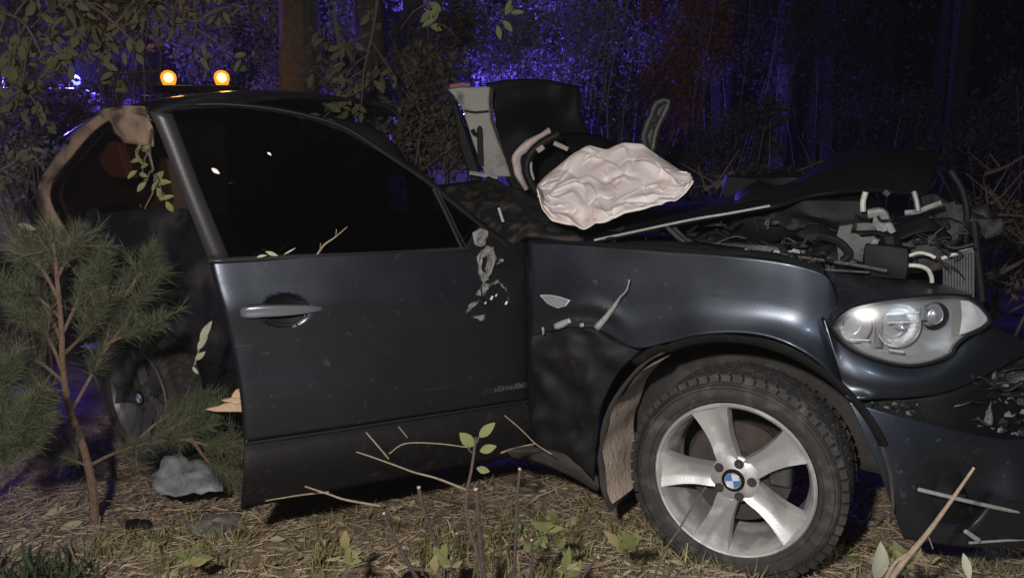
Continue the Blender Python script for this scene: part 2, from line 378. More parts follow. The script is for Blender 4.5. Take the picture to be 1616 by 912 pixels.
# wing panel below the headlight, and the lamp opening rim
HL = [(1312, 516), (1322, 500), (1345, 484), (1390, 474), (1440, 468), (1485, 465), (1522, 467), (1545, 480), (1563, 505), (1548, 520), (1525, 531), (1508, 546), (1500, 560), (1470, 572), (1436, 577), (1400, 572), (1362, 560), (1332, 542)]
def nose(px):  # how far in the bodywork has curved round by this column
    return -.004 - .30 * max(0, (px - 1345) / 271.) ** 1.7
top = [(1300, 500), (1318, 532), (1345, 553), (1385, 569), (1436, 579), (1480, 571), (1508, 552), (1530, 533), (1562, 514), (1600, 530), (1640, 540)]
bot = [(1336, 629), (1345, 629.5), (1365, 629.5), (1395, 629), (1430, 627.5), (1465, 624), (1500, 616), (1535, 603), (1570, 584), (1605, 566), (1650, 548)]
rows = []
for k in range(6):
    t = k / 5
    rows.append([S(*lerp(a, b, t), nose(lerp(a, b, t)[0]) + .015 * math.sin(t * 3.14) - .02 * (1 - t) + (.02 if t > .9 and i < 3 else 0)) for i, (a, b) in enumerate(zip(top, bot))])
m = MB(); m.patch(rows, 5, 4); m.build('wing_corner', PAINT, car, solid=.012)
# bonnet-side shelf above the headlight
rows = [[S(x, y, o) for x, y in ((1300, 432), (1360, 440), (1420, 446), (1480, 450), (1530, 462))] for y_, o in ((0, -.30),)]
rows = [[S(1296, 425, -.30), S(1360, 432, -.36), S(1425, 438, -.42), S(1480, 446, -.5), S(1535, 462, -.55)],
        [S(1300, 445, -.16), S(1360, 452, -.20), S(1425, 455, -.26), S(1485, 457, -.34), S(1530, 465, -.42)],
        [S(1314, 512, -.03), S(1346, 482, -.05), S(1392, 472, -.10), S(1442, 466, -.16), S(1524, 466, -.26)]]
m = MB(); m.patch(rows, 5, 5, .012, 9); m.build('lamp_shelf', PAINTB, car, solid=.01)
# headlight
hl = bpy.data.objects.new('headlight', None); COL.objects.link(hl); hl.parent = car
def HLp(x, y, o): return S(x, y, nose(x) * .75 - .006 + o)
c0 = (1435, 520)
m = MB(); ring = [HL]
rows = []
for t in (1., .9, .7, .45, .2, .02):
    rows.append([HLp(*lerp(c0, p, t), .022 * (1 - t * t)) for p in HL])
m.grid(rows, True); m.build('lens', LENS, hl)
m = MB(); rows = []
for t, o in ((1.0, -.010), (.97, -.025), (.92, -.055), (.7, -.075), (.3, -.08), (.02, -.08)):
    rows.append([HLp(*lerp(c0, p, t), o) for p in HL])
m.grid(rows, True); m.build('lamp_bowl', LAMPB, hl)
m = MB(); P = [HLp(*p, .002) for p in HL]; m.tube(P + [P[0]], .0045, 6, 3); m.build('lamp_seal', BLACK, hl)
def bowl(px, py, o, r, deep, mats=CHROME, name='reflector'):
    c = HLp(px, py, o); ax = (NO * .86 + AX * .5).normalized()
    M = Matrix.Translation(c) @ ax.to_track_quat('Y', 'Z').to_matrix().to_4x4()
    m = MB(); m.lathe([(r, 0), (r * 1.06, .004), (r * .93, -.006), (r * .86, -deep * .35), (r * .80, -deep * .40), (r * .72, -deep * .62), (r * .66, -deep * .64), (r * .5, -deep * .88), (.001, -deep)], 28, M); return m.build(name, mats, hl)
bowl(1350, 516, -.03, .043, .05); bowl(1418, 514, -.035, .060, .06); bowl(1418, 514, -.05, .012, -.03, CHROME, 'bulb'); bowl(1474, 498, -.06, .038, .06, TRIMD)
bowl(1474, 498, -.05, .024, -.012, CHROME, 'projector_lens')
for a, b, r in (((1340, 536), (1372, 537), .0025), ((1398, 496), (1450, 493), .0045), ((1400, 509), (1448, 508), .003), ((1402, 552), (1426, 556), .005)):
    m = MB(); m.tube([HLp(*a, -.03), HLp(*b, -.03)], r, 8); m.build('chrome_strip', CHROME, hl)
for x, y0, y1 in ((1386, 488, 548), (1457, 484, 505)):
    m = MB(); m.patch([[HLp(x - 5, y0, -.05), HLp(x, y0, -.03), HLp(x + 5, y0, -.05)], [HLp(x - 7, y1, -.05), HLp(x, y1, -.03), HLp(x + 7, y1, -.05)]], 3, 3); m.build('lamp_rib', LAMPB, hl)
m = MB(); m.patch([[HLp(1516, 474, -.02), HLp(1530, 476, -.006), HLp(1545, 486, -.003)], [HLp(1518, 500, -.02), HLp(1538, 500, .002), HLp(1558, 504, -.002)], [HLp(1514, 528, -.02), HLp(1530, 523, -.006), HLp(1546, 516, -.003)]], 4, 4)
m.build('corner_reflector', WHITEL, hl)  # white colour stands in for the bright reflection at the lamp tip
# front bumper skin with a dark fog-lamp recess
top = [(1338, 632), (1360, 638), (1400, 650), (1440, 661), (1480, 671), (1520, 681), (1560, 690), (1600, 694), (1650, 690)]
bot = [(1440, 850), (1446, 852), (1462, 855), (1482, 858), (1506, 861), (1534, 863), (1566, 864), (1604, 860), (1650, 852)]
rows = []
for k in range(9):
    t = k / 8; r_ = []
    for i, (a, b) in enumerate(zip(top, bot)):
        px, py = lerp(a, b, t)
        if i == 0: px = 1338 + (1398 - 1338) * math.sin(t * 2.2) * .8 + 50 * t ** 3
        o = nose(px) - .05 * t * t + .02 * math.sin(t * 3)
        o -= .075 * math.exp(-(((px - 1525) / 62) ** 4 + ((py - 775) / 52) ** 4))
        r_.append(S(px, py, o))
    rows.append(r_)
m = MB(); m.patch(rows, 6, 5); m.build('front_bumper', PAINTB, car, solid=.012)
m = MB(); pts = []
for k in range(22):
    a = 2 * math.pi * k / 22; pts.append((1527 + 66 * math.copysign(abs(math.cos(a)) ** .7, math.cos(a)), 782 + 50 * math.copysign(abs(math.sin(a)) ** .8, math.sin(a)) - 8 * math.cos(a)))
rows = [[S(*lerp((1527, 782), p, t), nose(p[0]) - .052 - .03 * (1 - t)) for p in pts] for t in (1, .8, .4, .02)]
m.grid(rows, True); m.build('fog_lamp_recess', CLAD, car, solid=.006)
m = MB(); m.tube([S(1450, 772, nose(1450) + .006), S(1500, 784, nose(1500) + .004), S(1560, 798, nose(1560)), S(1625, 811, nose(1616) - .02)], .0062, 8, 4); m.build('bumper_strip', STEEL, car)
m = MB(); m.patch([[S(1560, 800, nose(1560) + .002), S(1590, 792, nose(1590)), S(1640, 792, nose(1616) - .03)], [S(1540, 825, nose(1540) + .002), S(1590, 826, nose(1590)), S(1640, 826, nose(1616) - .03)], [S(1524, 842, nose(1524) - .02), S(1590, 850, nose(1590) - .02), S(1640, 850, nose(1616) - .04)]], 4, 4, .006, 12)
m.build('bumper_blade', TRIMD, car, solid=.008)
m = MB(); m.tube([S(1524, 838, nose(1524) + .004), S(1544, 852, nose(1544) + .004)], .007, 6); m.tube([S(1530, 856, nose(1540) - .01), S(1625, 850, nose(1616) - .03)], .004, 6); m.build('bent_bracket', STEEL, car)
# smashed grille area: dark backing plus shards
m = MB(); m.patch([[S(1345, 633, -.06), S(1440, 628, -.09), S(1520, 612, -.16), S(1600, 560, -.34), S(1680, 500, -.5)], [S(1345, 640, -.06), S(1440, 650, -.09), S(1520, 660, -.16), S(1600, 640, -.34), S(1680, 600, -.5)], [S(1350, 655, -.06), S(1440, 676, -.09), S(1520, 695, -.16), S(1600, 705, -.34), S(1680, 700, -.5)]], 4, 4, .02, 14)
m.build('crash_beam_cover', BLACK, car, solid=.01)
m = MB()
for k in range(420):
    px = random.uniform(1375, 1640); f = (px - 1375) / 265
    py = random.uniform(634 + 8 * f - 75 * f * f, 655 + 42 * f); s = random.uniform(.005, .010 + .017 * f)
    c = S(px, py, nose(px) - random.uniform(.03, .09)); q = Vector((random.random() - .5, random.random() - .5, random.random() - .5)).to_track_quat('Z', 'Y').to_matrix()
    m.mi = 0 if random.random() < .62 else random.choice([1, 2])
    m.add([c + q @ Vector(p) * s for p in ((-1, -.6, 0), (1.2, -.3, .1), (.5, .9, -.1), (-.7, .5, .15), (0, 0, .35))], [(0, 1, 4), (1, 2, 4), (2, 3, 4), (3, 0, 4), (3, 2, 1, 0)])
tag(m.build('broken_grille', [ENG, mat('grey_shards', (.16, .17, .19), .4), TRIMD], car, smooth=False), kind='stuff')
m = MB()
for k in range(9):
    px = 1400 + k * 16; m.box(S(px, 648 + k * 2.0, nose(px) - .05), (.012, .012, .05), Matrix.Rotation(random.uniform(-.3, .3), 3, 'X'))
tag(m.build('grille_ribs', TRIMD, car, smooth=False), kind='stuff')
# wheel arch
m = MB(); A = [134 - i * 3.75 for i in range(30)]
rows = []
for r, o in ((.477, .018), (.471, .022), (.458, .018), (.450, .010), (.444, -.01), (.444, -.06)):
    rows.append([circ(r * (1.03 if a > 120 else 1), a, o - .02 * max(0, (60 - a) / 60)) for a in A])
m.grid(rows); m.build('arch_trim', CLAD, car, solid=.006)
m = MB(); A = [206 - i * 6.0 for i in range(36)]
m.mi = 0; rows = [[circ(.452, a, o) for a in A] for o in (.0, -.08, -.16, -.26, -.36)]
for r_ in rows:
    for j in range(len(r_)): r_[j] = r_[j] + Vector((noise.noise(r_[j] * 14), noise.noise(r_[j] * 14 + Vector((5, 0, 0))), 0)) * .008
m.grid(rows); m.grid([[circ(r, a, -.36) for a in A] for r in (.452, .3, .05)]); m.build('wheel_liner', LINER, car, solid=.008, auto=0)
m = MB(); rows = []
for o, a0, a1 in ((-.005, 203, 126), (-.08, 204, 122), (-.18, 205, 119), (-.30, 205, 115)):
    rows.append([circ(.440 + .005 * math.sin(k * 1.7), a0 + (a1 - a0) * k / 14, o) for k in range(15)])
m.patch(rows, 2, 4, .006, 20); m.build('mud_crust', MUDM, car, auto=0)
# torn lower wing behind the wheel
rows = [[S(837, 524, -.02), S(880, 514, -.022), S(928, 518, -.025), S(975, 538, -.03), S(1008, 556, -.03)],
        [S(838, 580, -.02), S(880, 580, -.015), S(910, 585, -.02), S(945, 594, -.02), S(968, 598, -.025)],
        [S(840, 650, -.03), S(880, 655, -.03), S(900, 660, -.03), S(925, 665, -.02), S(943, 668, -.025)],
        [S(842, 718, -.05), S(880, 722, -.05), S(905, 735, -.04), S(925, 748, -.03), S(936, 762, -.03)]]
m = MB(); m.patch(rows, 10, 10, .03, 13, 4); m.build('torn_arch_panel', CLAD, car, solid=.008)
m = MB()
rows = [[S(790, 704, -.06), S(850, 702, -.06), S(905, 722, -.05), S(945, 752, -.05)], [S(795, 712, -.02), S(850, 714, -.03), S(905, 738, -.03), S(945, 768, -.04)], [S(800, 722, -.06), S(850, 730, -.06), S(905, 756, -.05), S(942, 776, -.06)]]
m.patch(rows, 5, 4, .012, 12); m.build('sill_end', LINER, car, solid=.01)
# bright torn strips and clips on the wing
def strip(name, pts, ws, fn, material, o=.012, thick=.003):
    m = MB(); P = [fn(x, y, o) for x, y in pts]; rows = []
    n = len(P)
    for i, p in enumerate(P):
        t = (P[min(i + 1, n - 1)] - P[max(i - 1, 0)]).normalized(); s_ = t.cross(NO).normalized(); wv = ws[i]
        rows.append([p - s_ * wv, p + s_ * wv * .2 + NO * .004, p + s_ * wv])
    m.patch(rows, 1, 3); return m.build(name, material, car, solid=thick, off=1)
strip('torn_edge', [(994, 441), (989, 458), (978, 470), (969, 484), (957, 500), (941, 518)], [.001, .003, .003, .0065, .008, .011], lambda x, y, o: S(x, y, -.03 + o), STEEL, .016)
strip('torn_edge', [(876, 516), (888, 511), (901, 505)], [.010, .011, .007], lambda x, y, o: S(x, y, -.022 + o), STEEL, .02)
strip('torn_edge', [(916, 514), (922, 512)], [.006, .006], lambda x, y, o: S(x, y, -.022 + o), STEEL, .02)
strip('torn_edge', [(857, 516), (858, 528)], [.003, .0015], lambda x, y, o: S(x, y, -.022 + o), STEEL, .02)
m = MB(); pts = [(851, 466), (866, 466), (882, 469), (899, 474), (893, 483), (879, 487), (864, 480)]
m.poly([S(x, y, -.012) for x, y in pts], -NO * .03); fr = m.build('side_marker', WHITEL, car, bevel=.003)
m = MB(); cpt = (876, 475); m.poly([S(*lerp(cpt, p, .9), -.0085) for p in pts], -NO * .003); m.build('marker_lens', LENS, fr)
# ---------------- door (swung open on its front hinges)
door = bpy.data.objects.new('door', None); COL.objects.link(door); door.parent = car
rear = [(331, 412), (340, 448), (352, 490), (363, 535), (374, 590), (381, 640), (385, 697)]
front = [(833, 388), (834, 430), (834, 470), (835, 510), (836, 550), (836, 590), (837, 629)]
bulge = [-.020, -.008, .004, -.004, -.006, -.004, -.014]
rows = []
for k in range(7):
    rows.append([D(*lerp(rear[k], front[k], t), bulge[k] - (.018 if t in (0, 1) else 0) + .012 * math.sin(3.14 * t)) for t in (0, .02, .12, .25, .4, .55, .7, .85, .97, 1)])
m = MB(); m.patch(rows, 14, 14, .006, 3.2, 7); HC = D(449, 489.5)
for p in m.v:
    q = p - HC; e = (q.dot(DE) / .076) ** 2 + (q.z / .053) ** 2
    if e < 1: p -= DN * .030 * (1 - e * e)
m.build('door_skin', PAINT, door, solid=.03)
rear = [(385, 698), (385, 722), (383, 755), (379, 803)]; front = [(837, 630), (842, 650), (848, 682), (852, 712)]
bl = [-.014, .012, .012, -.03]
rows = [[D(*lerp(rear[k], front[k], t), bl[k] - (.014 if t in (0, 1) else 0)) for t in (0, .02, .2, .4, .6, .8, .98, 1)] for k in range(4)]
m = MB(); m.patch(rows, 5, 5, .003, 6); m.build('lower_cladding', CLAD, door, solid=.03)
m = MB(); m.tube([D(386, 700, .002), D(520, 681, .006), D(700, 653, .006), D(836, 632, .002)], .004, 6, 4); m.build('cladding_lip', TRIMD, door)
# belt strip, frame, quarter-light bar
def band(name, outer, inner, fn, o, material, parent, d=.03, o2=None):
    m = MB(); A_ = [fn(x, y, o) for x, y in outer]; B_ = [fn(x, y, o if o2 is None else o2) for x, y in inner]
    A_ = [Vector(p) for p in catmull([tuple(p) for p in A_], 5)]; B_ = [Vector(p) for p in catmull([tuple(p) for p in B_], 5)]
    m.grid([A_, [(a + b) / 2 + DN * .004 for a, b in zip(A_, B_)], B_]); return m.build(name, material, parent, solid=d)
band('belt_moulding', [(328, 408), (450, 402), (600, 397), (740, 389), (806, 384)], [(331, 417), (450, 411), (600, 404), (740, 396), (812, 390)], D, -.012, SATIN, door)
band('rear_frame_pillar', [(236, 176), (258, 228), (284, 296), (310, 362), (330, 411)], [(272, 180), (292, 232), (314, 290), (340, 354), (362, 408)], D, -.02, SATIN, door)
band('upper_frame', [(232, 178), (262, 165), (310, 160), (360, 161), (430, 168), (495, 182), (550, 201), (610, 236), (680, 283), (740, 332), (812, 390)],
     [(256, 182), (278, 174), (314, 169), (362, 170), (429, 177), (492, 190), (545, 209), (604, 243), (672, 289), (733, 339), (800, 392)], D, -.022, BLACK, door, .02)
m = MB(); m.tube([D(x, y, -.004) for x, y in ((312, 165), (360, 165), (430, 172), (494, 185), (549, 204), (606, 242), (674, 288), (736, 338), (800, 388))], .0022, 6, 5); m.build('frame_gutter', SATIN, door)
m = MB(); m.tube([D(x, y, -.016) for x, y in ((684, 298), (700, 330), (716, 364), (729, 392))], .0055, 6, 4); m.tube([D(x, y, -.016) for x, y in ((692, 304), (708, 334), (722, 364), (737, 392))], .003, 6, 4); m.build('quarter_light_bar', SATIN, door)
gl = [(268, 182), (300, 172), (362, 170), (430, 177), (494, 191), (546, 210), (606, 245), (672, 290), (734, 340), (800, 390), (740, 393), (600, 401), (450, 408), (358, 412), (330, 350), (300, 268)]
m = MB(); m.poly([D(x, y, -.034) for x, y in gl], -DN * .005); m.build('window_glass', GLASS, door, smooth=False)
# inner door card seen only from behind / the side
m = MB(); m.poly([D(x, y, -.09) for x, y in ((345, 425), (825, 395), (832, 690), (392, 770), (386, 640))], -DN * .05); m.build('door_card', BLACK, door, bevel=.01)
# handle
m = MB(); rows = []
for t in (1.0, .93, .7, .35, .02):
    rows.append([D(449 + 33 * t * math.cos(a), 489.5 + 23.5 * t * math.sin(a), .003 if t == 1 else -.003 - .022 * (1 - t)) for a in np.linspace(0, 2 * math.pi, 26, endpoint=False)])
m.grid(rows, True); hd = m.build('door_handle', BLACK, door)
m = MB(); P = [(379, 494), (390, 494), (420, 492), (455, 490.5), (490, 488.5), (508, 487)]
hw = [.010, .0185, .0195, .018, .013, .006]; ho = [.012, .025, .036, .038, .030, .014]; rows = []
for (x, y), a, o in zip(P, hw, ho):
    c = D(x, y, o); rows.append([c - UPZ * a - DN * .014, c - UPZ * a * .75, c, c + UPZ * a * .75, c + UPZ * a - DN * .014])
m.patch(rows, 3, 4); m.build('handle_grip', mat('handle_paint', (.20, .22, .25), .28, .5, (.15, .165, .19), 5, .8, 0, 60, .5), hd, solid=.008)
m = MB(); m.tube([D(449 + 34 * math.cos(a), 489 + 24.5 * math.sin(a), .009) for a in np.linspace(-.45, 3.6, 24)][::-1], .0018, 6); m.tube([D(x, y, .010) for x, y in ((472, 477), (500, 480), (510, 487), (500, 495), (476, 502))], .0028, 6, 4); m.tube([D(x, y, .010) for x, y in ((420, 480), (392, 482), (377, 492), (388, 505), (420, 505))], .002, 6, 4); m.build('handle_rim', SATIN, hd)
m = MB(); rows = []
m.tube([D(x, y, .003) for x, y in ((512, 487), (580, 483), (680, 477), (800, 470))], [.0028, .0012], 6, 4); m.build('crease_line', PAINT, door)
# badge lettering
def text(body, size, M, material, parent, name, ext=.001):
    c = bpy.data.curves.new(name, 'FONT'); c.body = body; c.size = size; c.extrude = ext; c.align_x = 'CENTER'; c.align_y = 'CENTER'; c.shear = .25
    o = bpy.data.objects.new(name, c); COL.objects.link(o); o.matrix_world = M
    dg = bpy.context.evaluated_depsgraph_get(); me = bpy.data.meshes.new_from_object(o.evaluated_get(dg)); COL.objects.unlink(o); bpy.data.objects.remove(o); bpy.data.curves.remove(c)
    me.transform(M); me.transform(Matrix.Translation(-world_loc(parent))); me.materials.clear(); me.materials.append(material)
    q = bpy.data.objects.new(name, me); COL.objects.link(q); q.parent = parent; return q
a_, b_ = D(768, 617, .003), D(836, 606, .003); xx = (b_ - a_).normalized(); zz = DN; yy = zz.cross(xx)
Mt = Matrix((xx, yy, zz)).transposed().to_4x4(); Mt.translation = (a_ + b_) / 2
m = MB(); m.poly([D(762, 623, .000), D(838, 611, .000), D(838, 601, .000), D(770, 612, .000)], -DN * .004); bdg = m.build('badge', TRIMD, door, smooth=False)
text('xDrive30d', .028, Mt, mat('dull_lettering', (.15, .145, .14), .5, .3), bdg, 'badge_lettering')
# torn mirror mount
mm = bpy.data.objects.new('mirror_mount', None); COL.objects.link(mm); mm.parent = door
m = MB(); m.poly([D(x, y, -.005) for x, y in ((735, 392), (760, 352), (812, 388), (828, 420), (826, 500), (800, 530), (770, 500), (775, 440), (752, 405))], -DN * .02); m.build('mount_plate', BLACK, mm, bevel=.003)
def dstrip(pts, ws, o=.012):
    m = MB(); P = [D(x, y, o) for x, y in pts]; rows = []; n = len(P)
    for i, p in enumerate(P):
        t = (P[min(i + 1, n - 1)] - P[max(i - 1, 0)]).normalized(); s_ = t.cross(DN).normalized()
        j = random.uniform(.7, 1.3); rows.append([p - s_ * ws[i] * j, p + DN * .006, p + s_ * ws[i] * j])
    m.patch(rows, 2, 4, .003, 60); return m.build('torn_plastic', SMEAR, mm, solid=.003)
SMEAR = mat('smeared_grey_plastic', (.22, .215, .205), .6, 0, (.07, .07, .07), 38, .35, .6, 90)
def shard(pts, o, name='torn_plastic', material=None):
    Q_ = []
    for a, b in zip(pts, pts[1:] + pts[:1]):
        for t in (0, .25, .5, .75): x, y = lerp(a, b, t); k = 0 if t == 0 else 1.6; Q_.append(D(x + random.uniform(-k, k), y + random.uniform(-k, k), o + random.uniform(-.004, .004)))
    m = MB(); m.poly(Q_, -DN * .004); return m.build(name, material or SMEAR, mm, smooth=False)
shard([(768, 388), (753, 405), (755, 428), (763, 446), (772, 440), (760, 424), (761, 408), (771, 402)], .010)
shard([(771, 402), (766, 424), (770, 440), (776, 430), (784, 410), (779, 390), (768, 388)], .014)
shard([(763, 446), (752, 463), (740, 478), (736, 494), (748, 484), (764, 466), (774, 449)], .012)
shard([(774, 449), (786, 446), (797, 457), (803, 474), (799, 455), (786, 441)], .008)
shard([(740, 486), (752, 492), (770, 496), (762, 506), (748, 502)], .006); shard([(781, 417), (791, 408), (796, 412), (788, 416)], .010)
for k in range(4): 
    m = MB(); x = 760 + k * 9; m.tube([D(x, 440 + k * 4, .004), D(x + random.uniform(-8, 8), 462, .02), D(x + random.uniform(-12, 14), 486 + k * 3, .012)], .0022, 6, 4); m.build('torn_wire', BLACK, mm)
m = MB()
for x, y, sz in ((776, 470, .008), (783, 466, .005), (766, 478, .005), (799, 478, .007)): m.box(D(x, y, .018), (sz, sz, sz * 1.9), Matrix.Rotation(.5, 3, 'Y'))
tag(m.build('mount_clips', mat('pale_clip', (.75, .72, .66), .5), mm, bevel=.001), kind='stuff')
M = Matrix.Translation(D(757, 374, .004)) @ DN.to_track_quat('Y', 'Z').to_matrix().to_4x4()
m = MB(); m.lathe([(.026, .0), (.030, .006), (.022, .008), (.012, .002), (.001, .004)], 22, M)
for q in range(len(m.v)): m.v[q] = m.v[q] + Vector((noise.noise(m.v[q] * 40), 0, noise.noise(m.v[q] * 40 + Vector((3, 0, 0))))) * .012
m.build('mirror_socket', SMEAR, mm)
# ---------------- wheels
def wheel(name, centre, steer=0., seed=0, alloy=None):
    wr = bpy.data.objects.new(name, None); COL.objects.link(wr); wr.parent = car
    out = NO.copy(); out.rotate(Matrix.Rotation(steer, 3, 'Z'))
    y_ = -out; x_ = UPZ.cross(y_) * -1; x_ = y_.cross(UPZ)  # local -Y points outward
    M = Matrix((x_, y_, UPZ)).transposed().to_4x4(); M.translation = centre
    m = MB(); prof = [(.250, .03), (.256, .004), (.268, -.004), (.285, -.012), (.305, -.014), (.325, -.010), (.336, .002), (.344, .012), (.349, .025), (.350, .05), (.350, .20), (.344, .235), (.32, .25), (.26, .24), (.25, .20)]
    prof = [(r if r < .256 else .256 + (r - .256) * .78, y * .88) for r, y in prof]; m.lathe(prof, 96, M)
    for r in (.272, .304, .316): m.lathe([(r - .002, -.008 if r < .3 else -.0125), (r, -.012 if r < .3 else -.0165), (r + .002, -.008 if r < .3 else -.0125)], 96, M)
    nb = 58
    for i in range(nb):
        for j, (yy_, w_, dy) in enumerate(((.012, .018, .0), (.055, .022, .5), (.098, .022, 0), (.14, .022, .5), (.185, .022, 0), (.225, .02, .5))):
            a = 2 * math.pi * (i + dy) / nb; yy_ *= .88; rr = .3295 if j not in (0, 5) else .3245
            b = MB(); b.box((0, 0, 0), (.027, w_ * 2 if j not in (0, 5) else .036, .020)); tilt = Matrix.Rotation(.35 if j % 2 else -.35, 4, 'Z') if j not in (0, 5) else Matrix.Rotation(-.45 if j == 0 else .45, 4, 'X')
            b.xf(M @ Matrix.Rotation(-a, 4, 'Y') @ Matrix.Translation((0, yy_, rr)) @ tilt); m.add(b.v, b.f)
    m.build('tyre', RUBBER, wr, auto=30)
    # rim
    m = MB(); m.lathe([(.252, .01), (.254, -.003), (.249, -.008), (.243, -.006), (.238, .006), (.233, .012), (.230, .030), (.222, .055), (.216, .10), (.218, .20), (.25, .23)], 96, M)
    m.lathe([(.078, .03), (.076, .022), (.066, .015), (.045, .012), (.036, .010), (.034, .02), (.001, .02)], 48, M)
    for k in range(5):
        an = R(39 + 72 * k); rows = []
        for r, hw_, dep in ((.050, .034, .014), (.085, .036, .012), (.12, .036, .012), (.16, .041, .009), (.20, .051, .004), (.225, .059, .000), (.243, .065, -.004)):
            row = []
            for q, z in ((-1, .045), (-1, .010), (-.94, .0), (-.80, .002), (-.4, .010), (0, .013), (.4, .010), (.80, .002), (.94, .0), (1, .010), (1, .045)):
                lx = r if abs(q) < .95 else r
                lz = hw_ * q; yy_ = dep + z
                ca, sa = math.cos(an), math.sin(an)
                row.append(M @ Vector((lx * ca - lz * sa, yy_, lx * sa + lz * ca)))
            rows.append(row)
        m.patch(rows, 1, 4)
    m.build('rim', alloy or ALLOY, wr, auto=40)
    for k in range(5):
        an = R(39 + 36 + 72 * k); c = Vector((.0565 * math.cos(an), .010, .0565 * math.sin(an)))
        m = MB(); m.lathe([(.0150, .004), (.0148, -.0012), (.0120, -.0012), (.0112, .001), (.0085, .001), (.008, -.002), (.001, -.002)], 14, M @ Matrix.Translation(c)); m.build('wheel_bolt', RUST, wr)
    m = MB(); m.lathe([(.036, .012), (.036, .003), (.033, .0), (.0255, .0), (.001, .0)], 40, M); cap = m.build('centre_cap', BLACK, wr)
    m = MB()
    for k in range(4):
        m.mi = k % 2; V = [Vector((0, -.0012, 0))] + [Vector((.0225 * math.cos(a), -.0012, .0225 * math.sin(a))) for a in np.linspace(k * math.pi / 2 + .25, (k + 1) * math.pi / 2 + .25, 9)]
        m.add([M @ v for v in V], [(0, i, i + 1) for i in range(1, 9)])
    m.mi = 2; m.lathe([(.0262, -.0004), (.0245, -.0018), (.0228, -.0004)], 40, M)
    m.build('emblem', [mat('emblem_white', (.8, .8, .8), .3), mat('emblem_blue', (.07, .22, .62), .3), CHROME], wr)
    m = MB(); m.lathe([(.165, .09), (.165, .11), (.07, .11), (.06, .085), (.001, .085)], 48, M); m.lathe([(.165, .09), (.07, .09)], 48, M); m.build('brake_disc', RUST, wr)
    b = MB(); b.box((.13, .10, .05), (.07, .07, .14)); b.xf(M); b.build('brake_caliper', ENGM, wr, bevel=.01)
    return wr
wheel('wheel', WH + NO * .0, 0)
RW = WH - AX * 2.92; RW = Vector((RW.x, RW.y, .225)); wheel('wheel', RW, R(-6), 1, mat('shaded_alloy', (.16, .155, .17), .45, .5, (.08, .078, .085), 9, .7, .1, 120))  # rear rim alloy darkened, the shade it stands in painted into the colour
# ---------------- body behind the door
def Q(px, py, o=0.): return S(px, py, o)
rows = [[Q(120, 345, -.05), Q(180, 335, -.03), Q(240, 330, -.02), Q(300, 330, -.03), Q(370, 340, -.04), Q(450, 350, -.05)],
        [Q(105, 420, -.02), Q(180, 412, 0), Q(240, 410, .01), Q(300, 410, 0), Q(370, 412, 0), Q(450, 412, 0)],
        [Q(105, 490, -.01), Q(180, 470, .02), Q(240, 480, .03), Q(300, 480, .01), Q(370, 480, .01), Q(450, 480, .01)],
        [Q(115, 545, -.02), Q(170, 512, .02), Q(235, 506, .03), Q(310, 560, .01), Q(370, 600, .0), Q(450, 620, 0)]]
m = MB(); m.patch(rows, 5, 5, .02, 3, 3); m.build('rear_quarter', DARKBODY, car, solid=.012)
rows = [[Q(306, 556, .0), Q(370, 590, 0), Q(450, 600, 0)], [Q(318, 600, .0), Q(370, 630, .01), Q(450, 640, 0)], [Q(322, 660, -.03), Q(370, 660, -.03), Q(450, 660, -.03)]]
m = MB(); m.patch(rows, 4, 4); m.build('rear_sill', CLAD, car, solid=.012)
A_ = [(95, 420), (60, 335), (62, 285), (95, 232), (135, 190), (170, 170), (222, 166), (240, 180)]; B_ = [(125, 400), (80, 330), (78, 292), (110, 246), (146, 206), (180, 186), (222, 182), (240, 192)]
m = MB(); a2 = [Vector(p) for p in catmull([tuple(Q(x, y, -.10)) for x, y in A_], 5)]; b2 = [Vector(p) for p in catmull([tuple(Q(x, y, -.06)) for x, y in B_], 5)]
m.grid([a2, [(p + q) / 2 + NO * .02 + NO * .012 * noise.noise(p * 9) for p, q in zip(a2, b2)], b2]); m.build('rear_pillar', DUSTY_AMBER, car, solid=.02)
m = MB(); m.patch([[Q(160, 172, -.07), Q(195, 167, -.07), Q(226, 168, -.08)], [Q(165, 190, -.06), Q(200, 196, -.05), Q(238, 205, -.07)], [Q(192, 224, -.08), Q(215, 228, -.08), Q(240, 232, -.09)]], 5, 5, .03, 14); m.build('bent_roof_corner', DUSTY_AMBER, car, solid=.01)
m = MB(); m.poly([Q(x, y, -.10) for x, y in ((78, 330), (76, 292), (110, 246), (146, 206), (182, 186), (235, 215), (250, 300), (230, 335), (160, 350), (118, 400))], -NO * .006); m.build('quarter_glass', glassmat('brown_tinted_glass', (.62, .50, .42), .0), car, smooth=False)
m = MB(); m.patch([[Q(60, 400, -.6), Q(200, 390, -.6), Q(360, 390, -.6)], [Q(60, 290, -.6), Q(200, 290, -.6), Q(360, 290, -.6)], [Q(130, 190, -.6), Q(200, 175, -.6), Q(360, 165, -.6)]], 4, 4, .05, 3); m.build('boot_lining', BROWNI, car, solid=.02)
m = MB(); m.poly([Q(x, y, -.16) for x, y in ((172, 222), (185, 226), (192, 246), (203, 282), (172, 280), (158, 262), (155, 246))], -NO * .07); m.build('headrest', BEIGE, car, bevel=.012)
m = MB(); m.poly([Q(x, y, -.2) for x, y in ((188, 232), (226, 228), (222, 262), (206, 284))], -NO * .05); m.build('trim_scrap', mat('dusky_pink_trim', (.16, .10, .085), .8), car, bevel=.008)
m = MB(); M = Matrix.Translation(Q(150, 352, -.02)) @ NO.to_track_quat('Y', 'Z').to_matrix().to_4x4(); m.lathe([(.075, 0), (.078, .006), (.066, .008), (.05, -.004), (.001, -.006)], 28, M); m.build('filler_cap', DARKBODY, car)
